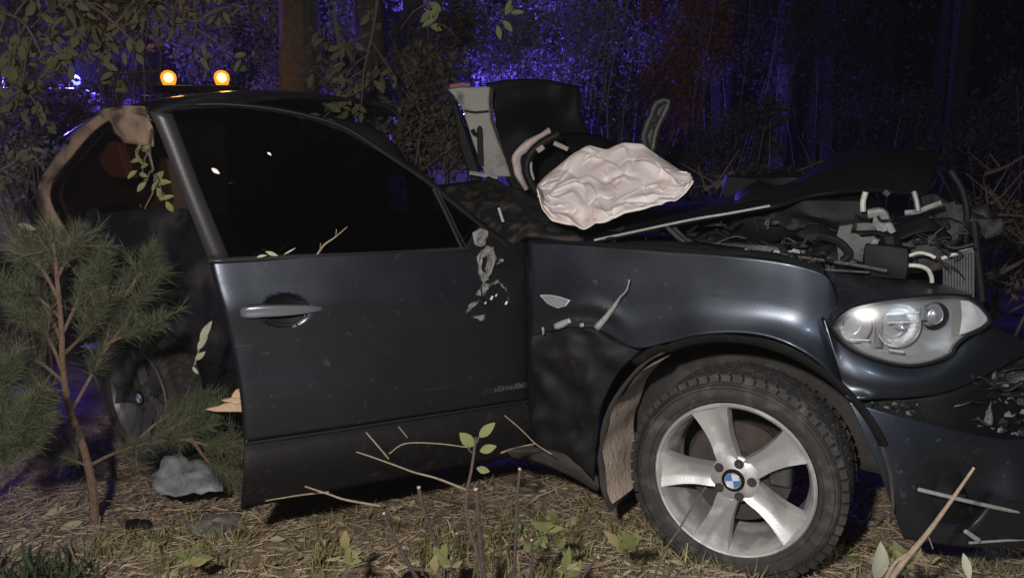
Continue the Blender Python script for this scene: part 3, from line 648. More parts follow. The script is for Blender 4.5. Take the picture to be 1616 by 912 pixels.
# roof, buckled and torn off at the windscreen
def CW(s, o, z): return Vector((WH.x, WH.y, 0)) + AX * s + NO * o + UPZ * z
rows = []
for s, z in ((-3.6, 1.55), (-3.4, 1.62), (-3.1, 1.67), (-2.8, 1.69), (-2.55, 1.69), (-2.35, 1.66)):
    rows.append([CW(s, o, z + dz) for o, dz in ((-.16, -.07), (-.25, -.02), (-.5, .02), (-.9, .035), (-1.3, .02), (-1.6, -.04))])
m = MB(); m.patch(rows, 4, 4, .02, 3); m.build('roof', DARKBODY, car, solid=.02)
rows = [[at(530, 186, 3.2), at(560, 192, 3.2), at(600, 205, 3.2), at(628, 232, 3.2)], [at(545, 205, 3.15), at(580, 215, 3.15), at(612, 232, 3.15), at(640, 262, 3.15)], [at(560, 235, 3.1), at(600, 250, 3.1), at(640, 275, 3.1), at(690, 305, 3.1)]]
m = MB(); m.patch(rows, 4, 4, .03, 8); m.build('roof_edge', BLACK, car, solid=.015)
# far-side pillar with light grey trim
YP = 4.25
def pp(x, y, dy=0.): return at(x, y, YP + dy)
m = MB(); m.poly([pp(x, y) for x, y in ((706, 141), (716, 138), (773, 137), (771, 160), (774, 190), (784, 220), (797, 252), (806, 279), (772, 279), (765, 276), (748, 232), (738, 200), (729, 172), (716, 152))], Vector((.02, .09, 0))); pil = m.build('pillar_trim', GREYTRIM, car, bevel=.008)
m = MB(); m.poly([pp(x, y, -.004) for x, y in ((752, 204), (755, 199), (759, 199), (762, 204), (764, 262), (758, 264), (754, 255))], Vector((0, .003, 0))); m.build('belt_slot', BLACK, pil, smooth=False)
m = MB(); m.poly([pp(x, y, -.006) for x, y in ((731, 173), (750, 176), (771, 174), (772, 178), (750, 180), (733, 177))], Vector((0, .004, 0))); m.build('trim_gap', BLACK, pil, smooth=False)
m = MB(); m.tube([pp(x, y, -.02) for x, y in ((745, 205), (749, 212), (754, 214))], .012, 6); m.build('belt_guide', BLACK, pil)
m = MB(); m.tube([pp(710, 137, -.01), pp(730, 134, -.01), pp(742, 135, -.01)], .012, 8); m.build('torn_roof_end', mat('torn_red_edge', (.35, .16, .13), .6), pil)
m = MB(); m.tube([pp(742, 273, -.05), pp(765, 277, -.08), pp(785, 280, -.08)], .012, 6, 3); m.build('belt_end', STEEL, pil)
m = MB(); m.poly([pp(x, y, .05) for x, y in ((712, 152), (722, 165), (735, 205), (762, 285), (744, 288), (724, 230))], Vector((0, .06, 0))); m.build('door_pillar', BLACK, car, bevel=.01)
# dark roof flap / seat back standing in the cabin
rows = [[at(774, 132, 4.5), at(806, 130, 4.5), at(860, 126, 4.55), at(926, 138, 4.6)], [at(788, 210, 4.4), at(830, 205, 4.35), at(880, 205, 4.45), at(930, 215, 4.5)], [at(800, 300, 4.2), at(850, 300, 4.1), at(910, 300, 4.2), at(975, 300, 4.3)]]
m = MB(); m.patch(rows, 10, 10, .16, 3.5); m.build('peeled_roof_flap', BLACK, car, solid=.03)
rows = [[at(840, 235, 3.75), at(880, 212, 3.75), at(940, 212, 3.75), at(985, 235, 3.8)], [at(835, 280, 3.6), at(880, 265, 3.55), at(940, 265, 3.55), at(1000, 280, 3.7)], [at(830, 330, 3.5), at(880, 330, 3.4), at(940, 330, 3.4), at(1000, 330, 3.6)]]
m = MB(); m.patch(rows, 5, 5, .03, 5); m.build('seat_back', BLACK, car, solid=.08)
m = MB(); pts = [(868, 206), (850, 218), (829, 232), (815, 247), (816, 268), (822, 284), (831, 300)]; rows = []
for i, (x, y) in enumerate(pts):
    wv = [15, 13, 18, 17, 15, 12, 9][i]; nx, ny = [(.5, .85), (.5, .85), (.6, .8), (.95, .2), (1, -.1), (.95, -.25), (.9, -.4)][i]
    rows.append([at(x - nx * wv * .5, y - ny * wv * .5, 3.4), at(x, y, 3.36), at(x + nx * wv * .6, y + ny * wv * .6, 3.4)])
m.patch(rows, 3, 5, .012, 16); m.build('torn_airbag', mat('soiled_white_fabric', (.74, .68, .66), .9, 0, (.42, .30, .28), 16, .5, .4, 60), car, solid=.012)
m = MB(); m.tube([at(x, y, 3.35) for x, y in ((882, 212), (858, 225), (838, 243), (831, 266), (838, 288), (850, 306))], .020, 10, 5); m.build('steering_wheel', BLACK, car)
m = MB(); m.tube([at(x, y, 3.34) for x, y in ((838, 256), (838, 268), (842, 284))], .006, 6, 3); m.tube([at(848, 239, 3.33), at(858, 232, 3.33)], .012, 6); m.tube([at(874, 226, 3.33), at(896, 236, 3.33)], .010, 6); m.tube([at(848, 309, 3.2), at(862, 312, 3.2)], .007, 6); m.build('trim_scraps', GREYTRIM, car)
# dashboard and windscreen base, seen over the door mirror corner
rows = [[at(690, 292, 3.45), at(770, 285, 3.4), at(820, 300, 3.3), at(870, 318, 3.2)], [at(740, 335, 3.2), at(790, 318, 3.15), at(835, 332, 3.05), at(880, 345, 2.98)], [at(808, 386, 2.9), at(830, 370, 2.88), at(860, 372, 2.85), at(920, 378, 2.8)]]
m = MB(); m.patch(rows, 6, 6, .03, 10); m.build('dashboard', ENG, car, solid=.02)
m = MB(); m.tube([at(x, y, Y) for x, y, Y in ((770, 283, 3.3), (795, 296, 3.22), (815, 312, 3.1), (835, 332, 3.0), (862, 350, 2.9))], .014, 8, 4); m.build('screen_base', TRIMD, car)
m = MB(); m.tube([at(787, 328, 3.0), at(790, 338, 3.0), at(794, 350, 3.0)], .006, 6); m.build('trim_shard', STEEL, car)
# pillar foot between door and wing
rows = [[S(812, 378, -.16), S(834, 384, -.16), S(872, 384, -.2)], [S(826, 430, -.10), S(835, 430, -.06), S(860, 430, -.08)], [S(830, 520, -.08), S(838, 520, -.05), S(860, 520, -.05)], [S(832, 700, -.08), S(842, 700, -.06), S(870, 700, -.06)]]
m = MB(); m.patch(rows, 4, 5); m.build('hinge_pillar', BLACK, car, solid=.02)
# bent window frame standing up on the far side
m = MB(); P = [(1022, 236), (1016, 214), (1029, 182), (1036, 164), (1055, 160), (1047, 182), (1036, 205), (1030, 236)]
m.tube([at(x, y, 4.3) for x, y in P], .018, 8, 2); m.tube([at(1022, 205, 4.3), at(1045, 188, 4.3)], .008, 6); m.tube([at(1026, 192, 4.3), at(1038, 184, 4.3)], .018, 6); m.poly([at(x, y, 4.33) for x, y in ((1018, 238), (1016, 212), (1030, 178), (1050, 164), (1034, 238))], Vector((0, .01, 0))); m.build('bent_window_frame', mat('greenish_grey_frame', (.09, .095, .085), .5, .3, (.03, .03, .028), 20, .6, .3, 100), car)
# ---------------- bonnet, buckled upward
rows = [[S(905, 385, -.22), S(1000, 366, -.24), S(1090, 347, -.26), S(1215, 325, -.30), S(1290, 306, -.42), S(1380, 300, -.55), S(1465, 308, -.7)],
        [S(890, 370, -.40), S(1000, 352, -.40), S(1090, 333, -.42), S(1222, 312, -.46), S(1292, 286, -.56), S(1385, 276, -.66), S(1470, 288, -.78)],
        [S(870, 350, -.75), S(990, 338, -.8), S(1090, 323, -.8), S(1232, 300, -.8), S(1300, 262, -.85), S(1395, 248, -.88), S(1480, 262, -.95)],
        [S(850, 325, -1.3), S(980, 322, -1.3), S(1095, 317, -1.3), S(1240, 288, -1.25), S(1325, 240, -1.2), S(1402, 234, -1.2), S(1478, 240, -1.2)]]
m = MB(); m.patch(rows, 12, 12, .05, 6, 9); m.build('bonnet', BLACK, car, solid=.012)
m = MB(); m.tube([S(x, y, o) for x, y, o in ((938, 379, -.21), (1000, 366, -.225), (1090, 347, -.245), (1150, 337, -.26), (1215, 325, -.285))], .0042, 6, 4); m.build('bonnet_edge', STEEL, car)
m = MB(); m.tube([S(1052, 358, -.26), S(1070, 375, -.24), S(1090, 390, -.22)], .008, 6); m.tube([S(1060, 356, -.28), S(1080, 375, -.25), S(1098, 390, -.23)], .006, 6); m.build('bonnet_strut', ENGM, car)
# engine bay
m = MB(); m.patch([[S(940, 392, -.24), S(1100, 402, -.24), S(1250, 420, -.28), S(1400, 450, -.45), S(1540, 470, -.62)], [S(930, 380, -.6), S(1100, 385, -.6), S(1250, 400, -.65), S(1400, 425, -.75), S(1540, 450, -.85)], [S(930, 350, -1.4), S(1100, 360, -1.4), S(1250, 370, -1.4), S(1400, 390, -1.4), S(1540, 420, -1.4)]], 8, 8, .05, 9); m.build('engine_bay_floor', ENG, car, solid=.02)
m = MB(); m.patch([[S(945, 386, -.23), S(1010, 378, -.24), S(1100, 382, -.24), S(1200, 395, -.26), S(1300, 415, -.3)], [S(945, 391, -.07), S(1010, 393, -.07), S(1100, 400, -.07), S(1200, 410, -.07), S(1300, 434, -.08)]], 10, 5, .02, 22); m.build('inner_wing', ENG, car, solid=.01)
def lump(c, dims, name, material, yaw=None, bev=.02, dent=.2, seed=0):
    b = MB(); n = 5
    rot = Matrix((AX, -NO, UPZ)).transposed()
    x, y, z = [d / 2 for d in dims]
    for axis_ in range(3):
        for sgn in (-1, 1):
            rows = []
            for i in range(n):
                row = []
                for j in range(n):
                    p = [0, 0, 0]; p[axis_] = sgn; p[(axis_ + 1) % 3] = -1 + 2 * i / (n - 1); p[(axis_ + 2) % 3] = (-1 + 2 * j / (n - 1)) * (sgn)
                    v = Vector(p); v = v.lerp(v.normalized() * 1.2, .35); v = Vector((v.x * x, v.y * y, v.z * z))
                    w_ = c + rot @ v; row.append(w_ + Vector((noise.noise(w_ * 9), noise.noise(w_ * 9 + Vector((3, 1, 0))), noise.noise(w_ * 9 + Vector((0, 7, 2))))) * dent * min(dims))
                rows.append(row)
            b.patch(rows, 2, 2)
    return b.build(name, material, car, auto=45)
lump(S(1275, 345, -.62), (.50, .34, .19), 'engine_cover', BLACK, dent=.4)
lump(S(1355, 382, -.42), (.12, .10, .13), 'coolant_bottle', mat('grimy_bottle', (.07, .07, .066), .6, 0, (.03, .03, .028), 26, .5, .3, 90), dent=.22)
lump(S(1440, 385, -.62), (.28, .24, .17), 'air_box', ENG, dent=.15)
lump(S(1400, 412, -.38), (.13, .10, .10), 'fuse_box', BLACK, dent=.12)
lump(S(1110, 352, -.75), (.34, .2, .08), 'scuttle_panel', ENG, dent=.3)
lump(S(1165, 395, -.34), (.30, .12, .05), 'strut_tower', ENGM, dent=.35); lump(S(1260, 412, -.38), (.26, .12, .05), 'wiring_loom', ENG, dent=.5)
def hose(name, pts, r, material, o=-.4):
    m = MB(); m.tube([S(p[0], p[1], p[2] if len(p) > 2 else o) for p in pts], r, 8, 5); return m.build(name, material, car)
WHITEH = mat('pale_hose', (.55, .53, .47), .55, 0, (.30, .28, .24), 40, .5)
hose('hose', [(1366, 303), (1362, 318), (1362, 334)], .009, WHITEH, -.40)
hose('hose', [(1398, 422), (1420, 420), (1445, 419), (1462, 424), (1469, 434), (1471, 446)], .0065, WHITEH, -.36)
hose('hose', [(1434, 404), (1450, 399), (1466, 402), (1476, 407)], .0055, WHITEH, -.38)
PIPE = mat('dull_pipe_metal', (.30, .30, .29), .5, .3, (.12, .12, .115), 40, .6, .2, 120)
hose('metal_pipe', [(1370, 338), (1390, 336), (1398, 350), (1407, 368)], .016, PIPE, -.40)
hose('metal_pipe', [(1378, 350), (1386, 352), (1394, 366)], .018, PIPE, -.39)
hose('metal_pipe', [(1428, 336), (1448, 334), (1466, 327), (1486, 320)], .009, PIPE, -.44)
hose('metal_pipe', [(1442, 302), (1446, 316), (1449, 333)], .008, PIPE, -.42)
hose('bracket', [(1376, 382), (1384, 386)], .018, PIPE, -.37); hose('bracket', [(1395, 302), (1403, 308)], .010, ENGM, -.5)
hose('black_hose', [(1402, 372), (1404, 395), (1398, 415), (1400, 428)], .032, BLACK, -.40)
hose('black_hose', [(1500, 270), (1518, 300), (1526, 340), (1520, 400), (1510, 430)], .012, BLACK, -.62)
hose('black_hose', [(1290, 372), (1320, 380), (1340, 400), (1330, 412)], .014, BLACK, -.36)
hose('brake_line', [(1180, 396), (1240, 403), (1300, 411), (1360, 420), (1400, 428)], .006, ENGM, -.28)
hose('brake_line', [(1290, 425), (1340, 428), (1372, 430)], .004, ENGM, -.28)
for q in range(60):
    x = random.uniform(1010, 1510); y = random.uniform(345, 432); pts = [(x, y)]
    for _ in range(3): x += random.uniform(-28, 28); y += random.uniform(-14, 14); pts.append((x, min(max(y, 318), 436)))
    hose('cable', pts, random.uniform(.002, .005), random.choice([BLACK, ENGM, ENG, BLACK]), random.uniform(-.5, -.33))
m = MB()
for k in range(11):
    x = 1490 + k * 4.6; c = S(x, 432 + k * 1.0, -.50); rows = []
    m.poly([S(x - 2.0, 404 - k * .6 + random.uniform(-3, 3), -.50), S(x + 1.6, 402 - k * .6, -.494), S(x + 1.6, 454 + k * 1.6, -.494), S(x - 2, 452 + k * 1.6, -.50)], -NO * .05)
tag(m.build('radiator', FIN, car, smooth=False), kind='stuff')
hose('radiator_frame', [(1536, 350), (1540, 390), (1546, 440), (1550, 475)], .014, BLACK, -.52)
hose('radiator_frame', [(1486, 408), (1510, 400), (1536, 394)], .007, STEEL, -.49)
def crumpled(px, py, o, sx, sy, material, seed, name='crumpled_sheet'):
    c = S(px, py, o); q = Vector((noise.noise(Vector((seed, 1, 0))), -.6, 1 + noise.noise(Vector((seed, 5, 0))))).normalized().to_track_quat('Z', 'Y').to_matrix(); rows = []
    for i in range(13):
        r_ = []
        for k in range(13):
            x, y = (i / 12 - .5) * sx, (k / 12 - .5) * sy; p = Vector((x, y, 0)); n_ = Vector((x * 7 + seed * 7, y * 9, seed))
            fold = abs(noise.noise(n_)) * .10 + abs(noise.noise(n_ * 2.6)) * .018
            edge = 1 + .25 * noise.noise(Vector((x * 25, y * 25, seed * 3)))
            r_.append(c + q @ Vector((x * edge, y * edge, fold)))
        rows.append(r_)
    m = MB(); m.grid(rows); return m.build(name, material, car, solid=.003, auto=40)
rs = random.Random(3)
for k in range(19):
    px = rs.uniform(1000, 1520); py = 352 + rs.uniform(-26, 62) + (px - 1260) * .02
    crumpled(px, py, rs.uniform(-.68, -.42), rs.uniform(.14, .30), rs.uniform(.08, .16), rs.choice([BLACK, BLACK, ENG, ENG, ENG, ENG, ENGM]), k + 1)
for k in range(9):
    px = rs.uniform(1500, 1640); py = rs.uniform(560, 680); crumpled(px, py, nose(px) - .07, rs.uniform(.06, .14), rs.uniform(.05, .1), rs.choice([ENG, TRIMD, ENGM]), k + 40)
for k in range(10):
    px = rs.uniform(800, 960); crumpled(px, 372 - (px - 880) * .1 + rs.uniform(-22, 4), -.3, rs.uniform(.06, .14), rs.uniform(.04, .1), rs.choice([BLACK, ENG, ENG]), k + 60)
# far front corner and scuttle scraps
lump(S(1235, 300, -1.25), (.5, .2, .12), 'far_wing', BLACK, dent=.3)
m = MB()
for k in range(170):
    px = random.uniform(960, 1310); py = 394 + (px - 960) * .055 + random.uniform(-14, 3); c = S(px, py, -.215 + random.uniform(-.05, 0)); s = random.uniform(.004, .014); q = Vector((random.random() - .5, random.random() - .5, random.random() - .5)).to_track_quat('Z', 'Y').to_matrix(); m.mi = random.choice([0, 0, 0, 1])
    m.add([c + q @ Vector(p) * s for p in ((-1.6, -.5, 0), (1.6, -.3, .1), (.8, .6, -.1), (-1, .5, .15), (0, 0, .35))], [(0, 1, 4), (1, 2, 4), (2, 3, 4), (3, 0, 4), (3, 2, 1, 0)])
tag(m.build('crash_fragments', [ENG, LAMPB], car, smooth=False), kind='stuff')
# floor of the cabin and shell so that nothing shows through
m = MB(); m.patch([[CW(-.75, -.12, .45), CW(-.75, -1.6, .45)], [CW(-2.3, -.12, .36), CW(-2.3, -1.6, .36)], [CW(-3.7, -.2, .35), CW(-3.7, -1.6, .35)]], 6, 6); m.build('floor_pan', BLACK, car, solid=.05)
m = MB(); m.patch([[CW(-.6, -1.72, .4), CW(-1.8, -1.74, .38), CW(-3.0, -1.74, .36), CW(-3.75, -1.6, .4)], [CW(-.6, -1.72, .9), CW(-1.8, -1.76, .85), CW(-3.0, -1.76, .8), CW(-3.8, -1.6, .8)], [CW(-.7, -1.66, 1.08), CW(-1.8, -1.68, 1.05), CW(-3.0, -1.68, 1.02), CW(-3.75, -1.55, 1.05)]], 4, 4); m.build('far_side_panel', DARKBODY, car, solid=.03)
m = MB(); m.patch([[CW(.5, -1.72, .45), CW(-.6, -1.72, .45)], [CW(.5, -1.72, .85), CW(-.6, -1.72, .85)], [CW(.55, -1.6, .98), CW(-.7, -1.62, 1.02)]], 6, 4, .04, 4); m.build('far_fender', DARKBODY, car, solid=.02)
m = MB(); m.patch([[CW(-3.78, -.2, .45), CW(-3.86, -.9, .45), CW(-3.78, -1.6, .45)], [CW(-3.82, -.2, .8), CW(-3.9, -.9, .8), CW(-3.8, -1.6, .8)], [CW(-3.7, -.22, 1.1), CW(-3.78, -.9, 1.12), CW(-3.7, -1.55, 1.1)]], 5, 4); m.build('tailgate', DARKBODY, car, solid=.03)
m = MB(); m.box(CW(-.72, -.9, .72), (.10, 1.5, .70), Matrix((AX, -NO, UPZ)).transposed()); m.build('bulkhead', BLACK, car, bevel=.02)
m = MB(); m.box(CW(-1.95, -.5, .78), (.55, .5, .2), Matrix((AX, -NO, UPZ)).transposed()); m.box(CW(-2.25, -.5, 1.1), (.16, .5, .62), Matrix((AX, -NO, UPZ)).transposed()); m.build('front_seat', BLACK, car, bevel=.05)

# ================================================================== THE CLOTH on the bonnet
topc = [(848, 291), (862, 276), (880, 262), (905, 242), (930, 228), (958, 235), (984, 223), (1014, 225), (1040, 245), (1066, 262), (1085, 274), (1093, 281)]
botc = [(849, 296), (856, 330), (870, 349), (898, 356), (922, 361), (940, 353), (958, 352), (985, 338), (1012, 333), (1045, 321), (1066, 316), (1082, 302), (1093, 286)]
xs = np.linspace(848.5, 1092.5, 170); tx = np.interp(xs, *zip(*topc)); bx = np.interp(xs, *zip(*botc))
tx = np.convolve(np.pad(tx, 2, 'edge'), np.ones(5) / 5, 'valid'); bx = np.convolve(np.pad(bx, 2, 'edge'), np.ones(5) / 5, 'valid')
rows = []
rc = random.Random(5); FOLDS = []
for k in range(84):
    big = k < 16; a = rc.uniform(-.5, 1.2) if rc.random() < .65 else rc.uniform(0, 3.14)
    FOLDS.append((rc.uniform(0, 1), rc.uniform(0, 1), math.cos(a), math.sin(a), rc.uniform(.12, .34) if big else rc.uniform(.04, .15), rc.uniform(.018, .045) if big else rc.uniform(.007, .016), (rc.uniform(.010, .024) if big else rc.uniform(.004, .010)) * rc.choice((1, 1, -1)), rc.uniform(-6, 6)))
def crease(u, v):
    h = .034 * noise.noise(Vector((u * 2.3 + 3, v * 2.0, 0))) + .010 * noise.noise(Vector((u * 6, v * 5, 4)))
    x, y = u * 1.25, v * .75
    for cx_, cy_, ca, sa, ln, wd, am, bend in FOLDS:
        dx, dy = x - cx_ * 1.25, y - cy_ * .75; l = dx * ca + dy * sa
        if abs(l) > ln: continue
        d = -dx * sa + dy * ca + bend * l * l * .5
        if abs(d) > wd * 3.2: continue
        h += am * math.exp(-(abs(d) / wd) ** (1.1 if d > 0 else 1.7)) * (1 - (l / ln) ** 2)
    return h
for i in range(100):
    v = i / 99; r_ = []
    for x, a, b in zip(xs, tx, bx):
        u = (x - 848) / 245
        y = a + (b - a) * v
        Y = 3.12 - .38 * v - .30 * u * (1 - .3 * v) + .05 * math.sin(u * 3.1) * (1 - v)
        p = at(x, y, Y); q = Vector((u * 1.3 + .25 * v, v * .8 - .3 * u, 0)); e = min(1, v * 14, (1 - v) * 60, u * 40, (1 - u) * 40)
        h = crease(u, v) * (.3 + .7 * e); h -= .005 * max(0, 1 - v * 9)
        fold = .03 * math.exp(-((v - .82 - .1 * (u - .75)) / .045) ** 2) * ss(.55, .75, u)
        r_.append(p + Vector((0, -.75, .55)) * (h + fold * .6))
    rows.append(r_)
 
CLOTH = mat('pinkish_white_cloth', (.70, .63, .62), .95, 0, (.65, .585, .58), 7, .8, .25, 240, dirt=(.50, .37, .33), dirt_amt=.16, dscale=13)
m = MB(); m.grid(rows); tag(m.build('cloth_sheet', CLOTH, solid=.004, auto=0), 'crumpled pinkish white cloth sheet draped over the crushed bonnet', 'cloth')

# ================================================================== PLANTS AND DEBRIS AROUND THE CAR
def px_path(pts, Y): return [at(p[0], p[1], p[2] if len(p) > 2 else Y) for p in pts]
def stem_thing(name, label, cat, paths, Y, material, group=None, leafs=(), leafmat_=GREENL, leafsize=.04, cut=True):
    P = px_path(paths[0][0], Y); base = P[-1]
    t = thing(name, base, label, cat, group)
    for i, (pts, r) in enumerate(paths):
        m = MB(); P = px_path(pts, Y); m.tube([p + Vector((random.uniform(-1, 1), random.uniform(-1, 1), 0)) * .002 for p in P], r, 7, 4); m.build('stem' if i == 0 else 'side_twig', material, t)
        if cut and i == 0:
            d = (P[0] - P[1]).normalized(); m = MB(); m.tube([P[0] - d * .001, P[0] + d * .003], (r[0] if isinstance(r, (list, tuple)) else r) * .95, 7); m.build('cut_end', CUTW, t)
    for l in leafs:
        a = at(l[0], l[1], Y); b = at(l[2], l[3], Y - (l[5] if len(l) > 5 else 0.01)); one_leaf(t, a, b, l[4] if len(l) > 4 else .42, leafmat_)
    return t
def one_leaf(t, a, b, wid, material, fold=.15, name='leaf'):
    d = b - a; ln = d.length; y_ = d.normalized(); side = y_.cross(Vector((random.uniform(-.3, .3), -1, random.uniform(.1, .6)))).normalized(); z_ = side.cross(y_)
    m = MB(); rows = []
    for q, ww in ((0, .03), (.15, .55), (.35, .95), (.55, 1), (.75, .75), (.9, .38), (1, .03)):
        c = a + d * q - z_ * ln * .18 * q * q; h = ln * wid * .5 * ww
        rows.append([c - side * h + z_ * h * fold * 2, c, c + side * h + z_ * h * fold * 2])
    m.grid(rows); return m.build(name, material, t)
stem_thing('cut_sapling', 'leafy cut sapling stem with four small green leaves standing before the door', 'sapling',
    [([(752, 690), (744, 740), (737, 775), (736, 806), (744, 842), (756, 880), (762, 918)], [0.0035, 0.0064]), ([(752, 698), (757, 684), (766, 672)], [0.0021, 0.0015]), ([(750, 716), (742, 712), (738, 705)], [0.0017, 0.0017]), ([(740, 790), (730, 800), (727, 812)], [0.0017, 0.0013])], 2.0, TWIG,
    leafs=[(747, 704, 727, 684, .62), (756, 690, 779, 668, .45), (757, 712, 782, 704, .5), (752, 738, 772, 744, .55)], cut=False)
G1 = 'bare cut stems sticking up in front of the car'
stem_thing('bare_shoot', 'bare cut stem leaning left, leftmost of those before the door', 'stem', [([(606, 810), (612, 824), (624, 850), (640, 880), (662, 920)], [0.0043, 0.0060])], 2.0, DARKT, G1)
stem_thing('bare_shoot', 'bare cut stem leaning left beside the small black lump', 'stem', [([(661, 769), (667, 800), (679, 836), (692, 872), (710, 925)], [0.0052, 0.0064])], 1.98, DARKT, G1)
stem_thing('bare_shoot', 'bare upright cut stem close on the right of the leafy sapling', 'stem', [([(751, 772), (753, 800), (757, 838), (760, 870), (766, 925)], [0.0060, 0.0074]), ([(757, 848), (763, 846)], [0.0035, 0.0035])], 1.97, DARKT, G1)
stem_thing('bare_shoot', 'tall upright cut stem, rightmost of those before the door', 'stem', [([(820, 740), (818, 770), (817, 800), (814, 850), (811, 925)], [0.0043, 0.0056])], 1.98, DARKT, G1)
stem_thing('bare_shoot', 'short thin dark stem among the low leaves right of the tall stem', 'stem', [([(839, 852), (840, 880), (838, 925)], [0.0035, 0.0043])], 1.95, DARKT, G1)
stem_thing('bare_shoot', 'short thin stem left of the leafy sapling base', 'stem', [([(720, 842), (716, 870), (712, 925)], [0.0027, 0.0035])], 1.97, DARKT, G1, leafs=[(716, 882, 697, 876, .4)])
stem_thing('thin_switch', 'long thin bare switch leaning across the front wheel', 'stem', [([(1114, 768), (1090, 806), (1070, 836), (1048, 870), (1026, 925)], [0.0020, 0.0035])], 1.95, TWIG, cut=False)
stem_thing('bare_shoot', 'short slanting cut stem between the low leaves and the front wheel', 'stem', [([(944, 879), (932, 893), (912, 925)], [0.0043, 0.0043])], 1.95, DARKT, G1)
stem_thing('dry_stalk', 'long pale dry stalk leaning across the front bumper', 'stalk', [([(1536, 739), (1512, 774), (1487, 808), (1462, 842), (1430, 880), (1396, 926)], [0.0034, 0.0056, 0.0087]), ([(1464, 842), (1468, 850), (1472, 866)], [0.0019, 0.0012]), ([(1437, 872), (1412, 888), (1390, 925)], [0.0037, 0.0050])], 1.85, TWIGP, leafs=())
stem_thing('fallen_branch', 'forked bare fallen branch lying against the lower door edge', 'branch',
    [([(563, 713), (590, 722), (625, 735), (655, 745), (690, 754), (735, 772)], [0.0019, 0.0025, 0.0037]), ([(577, 682), (596, 702), (614, 724)], [0.0019, 0.0022]), ([(614, 716), (640, 700), (690, 700), (742, 706)], [0.0019, 0.0015]), ([(628, 672), (642, 690)], [0.0012, 0.0012])], 2.18, TWIGP, cut=False)
stem_thing('fallen_twig', 'short fallen twig poking against the rear bottom of the door', 'twig', [([(482, 767), (505, 775), (521, 780), (545, 788), (600, 798)], [0.0025, 0.0037])], 2.22, TWIGP, cut=False)
stem_thing('fallen_twig', 'thin twig lying along the ground under the open door', 'twig', [([(404, 792), (440, 786), (480, 780), (520, 776)], [0.0019, 0.0031])], 2.36, TWIGP, cut=False)
stem_thing('fallen_twig', 'thin bare twig lying up against the sill behind the front wheel', 'twig', [([(796, 655), (820, 676), (845, 700), (870, 716)], [0.0019, 0.0025]), ([(845, 700), (815, 706), (790, 714)], [0.0019, 0.0031])], 2.5, TWIGP, cut=False)
def on_ground(x, y, dz=0.):
    r = ray(x, y); p = CAM + r * ((0 - H) / r.z)
    for _ in range(3): p = CAM + r * ((gz(p.x, p.y) + dz - H) / r.z)
    return p
# low leafy sprout
lt = thing('leafy_sprout', at(840, 860, 2.1), 'low clump of green leaves growing between the stems and the front wheel', 'plant')
for k in range(16):
    x, y = random.uniform(815, 880), random.uniform(818, 868); one_leaf(lt, at(x, y, 2.1), at(x + random.uniform(-24, 24), y + random.uniform(-18, 20), 2.06), .38, GREENL)
m = MB()
for k in range(5): m.tube([at(845 + random.uniform(-4, 4), 880, 2.1), at(random.uniform(825, 870), 825 + random.uniform(0, 25), 2.1)], .0022, 5)
m.build('stem', TWIG, lt)
for x0, y0, Yw, n_, lab in ((548, 872, 2.05, 9, 'small pale green weed left of the rusty grass at the bottom'), (700, 893, 1.95, 8, 'small green weed between the bare shoots at the bottom'), (992, 858, 2.06, 12, 'light green weed with long leaves just left of the front tyre'), (1428, 893, 1.88, 9, 'green weed at the foot of the pale dry stalk'), (300, 880, 2.25, 9, 'yellow green weed below the pine sapling'), (905, 893, 1.95, 8, 'small green weed left of the leaning switch')):
    wd_ = thing('weed', on_ground(x0, y0 + 14, 0), lab, 'plant')
    for k in range(n_):
        x, y = x0 + random.uniform(-16, 16), y0 + random.uniform(-6, 14); one_leaf(wd_, at(x, y, Yw), at(x + random.uniform(-26, 26), y - random.uniform(-8, 30), Yw - .03), random.uniform(.2, .4), GREENL if k % 3 else GRASS)
    m = MB(); m.tube([at(x0, y0 + 24, Yw), at(x0 + 2, y0 - 12, Yw)], [.003, .0015], 5, 2); m.build('stem', TWIG, wd_)
def tuft(name, label, px, py, Y, n, size, spread, material=GRASS, lean=.0, group=None, up=1.1):
    b = at(px, py, Y); t = thing(name, b, label, 'grass', group)
    P = np.array(b)[None] + np.random.randn(n, 3) * np.array([spread, spread * .6, .004]); P[:, 2] = [gz(p[0], p[1]) - .005 for p in P]
    d = np.random.randn(n, 3) * .55 + np.array([lean, -.25, up]); d /= np.linalg.norm(d, axis=1)[:, None]
    T = np.array([(-.05, 0, 0), (.05, 0, 0), (.05, .35, .04), (.04, .7, -.06), (0, 1, -.30), (-.04, .7, -.06), (-.05, .35, .04)])
    V, F = orient(P, d, size * (.5 + np.random.rand(n)), T, [(0, 1, 2, 6), (6, 2, 3, 5), (5, 3, 4)]); npmesh('blades', V, F, material, t, 'stuff'); return t
tuft('grass_tuft', 'pale green grass tuft just left of the front wheel', 990, 850, 2.12, 26, .11, .03, GRASS, .2)
tuft('grass_tuft', 'broad bladed green grass tuft under the front bumper', 1500, 885, 1.95, 30, .13, .05, GRASS, .3)
tuft('grass_tuft', 'grass tuft at the foot of the pale dry stalk', 1462, 900, 1.9, 16, .11, .03, GREENL)
tuft('grass_tuft', 'grass tuft at the bottom of the front tyre', 1135, 905, 2.0, 24, .09, .06, GRASS)
tuft('grass_tuft', 'rusty dry grass tuft left of the bare stems', 590, 895, 2.05, 60, .08, .07, leafmat('dry_grass', [(.25, .16, .07), (.34, .25, .12), (.22, .19, .09)]))
tuft('grass_tuft', 'green grass tuft between the rusty grass and the open door', 505, 880, 2.12, 60, .10, .08, GRASS)
tuft('grass_tuft', 'grass tuft between the tall cut stem and the front wheel', 890, 850, 2.1, 60, .08, .08, GRASS)
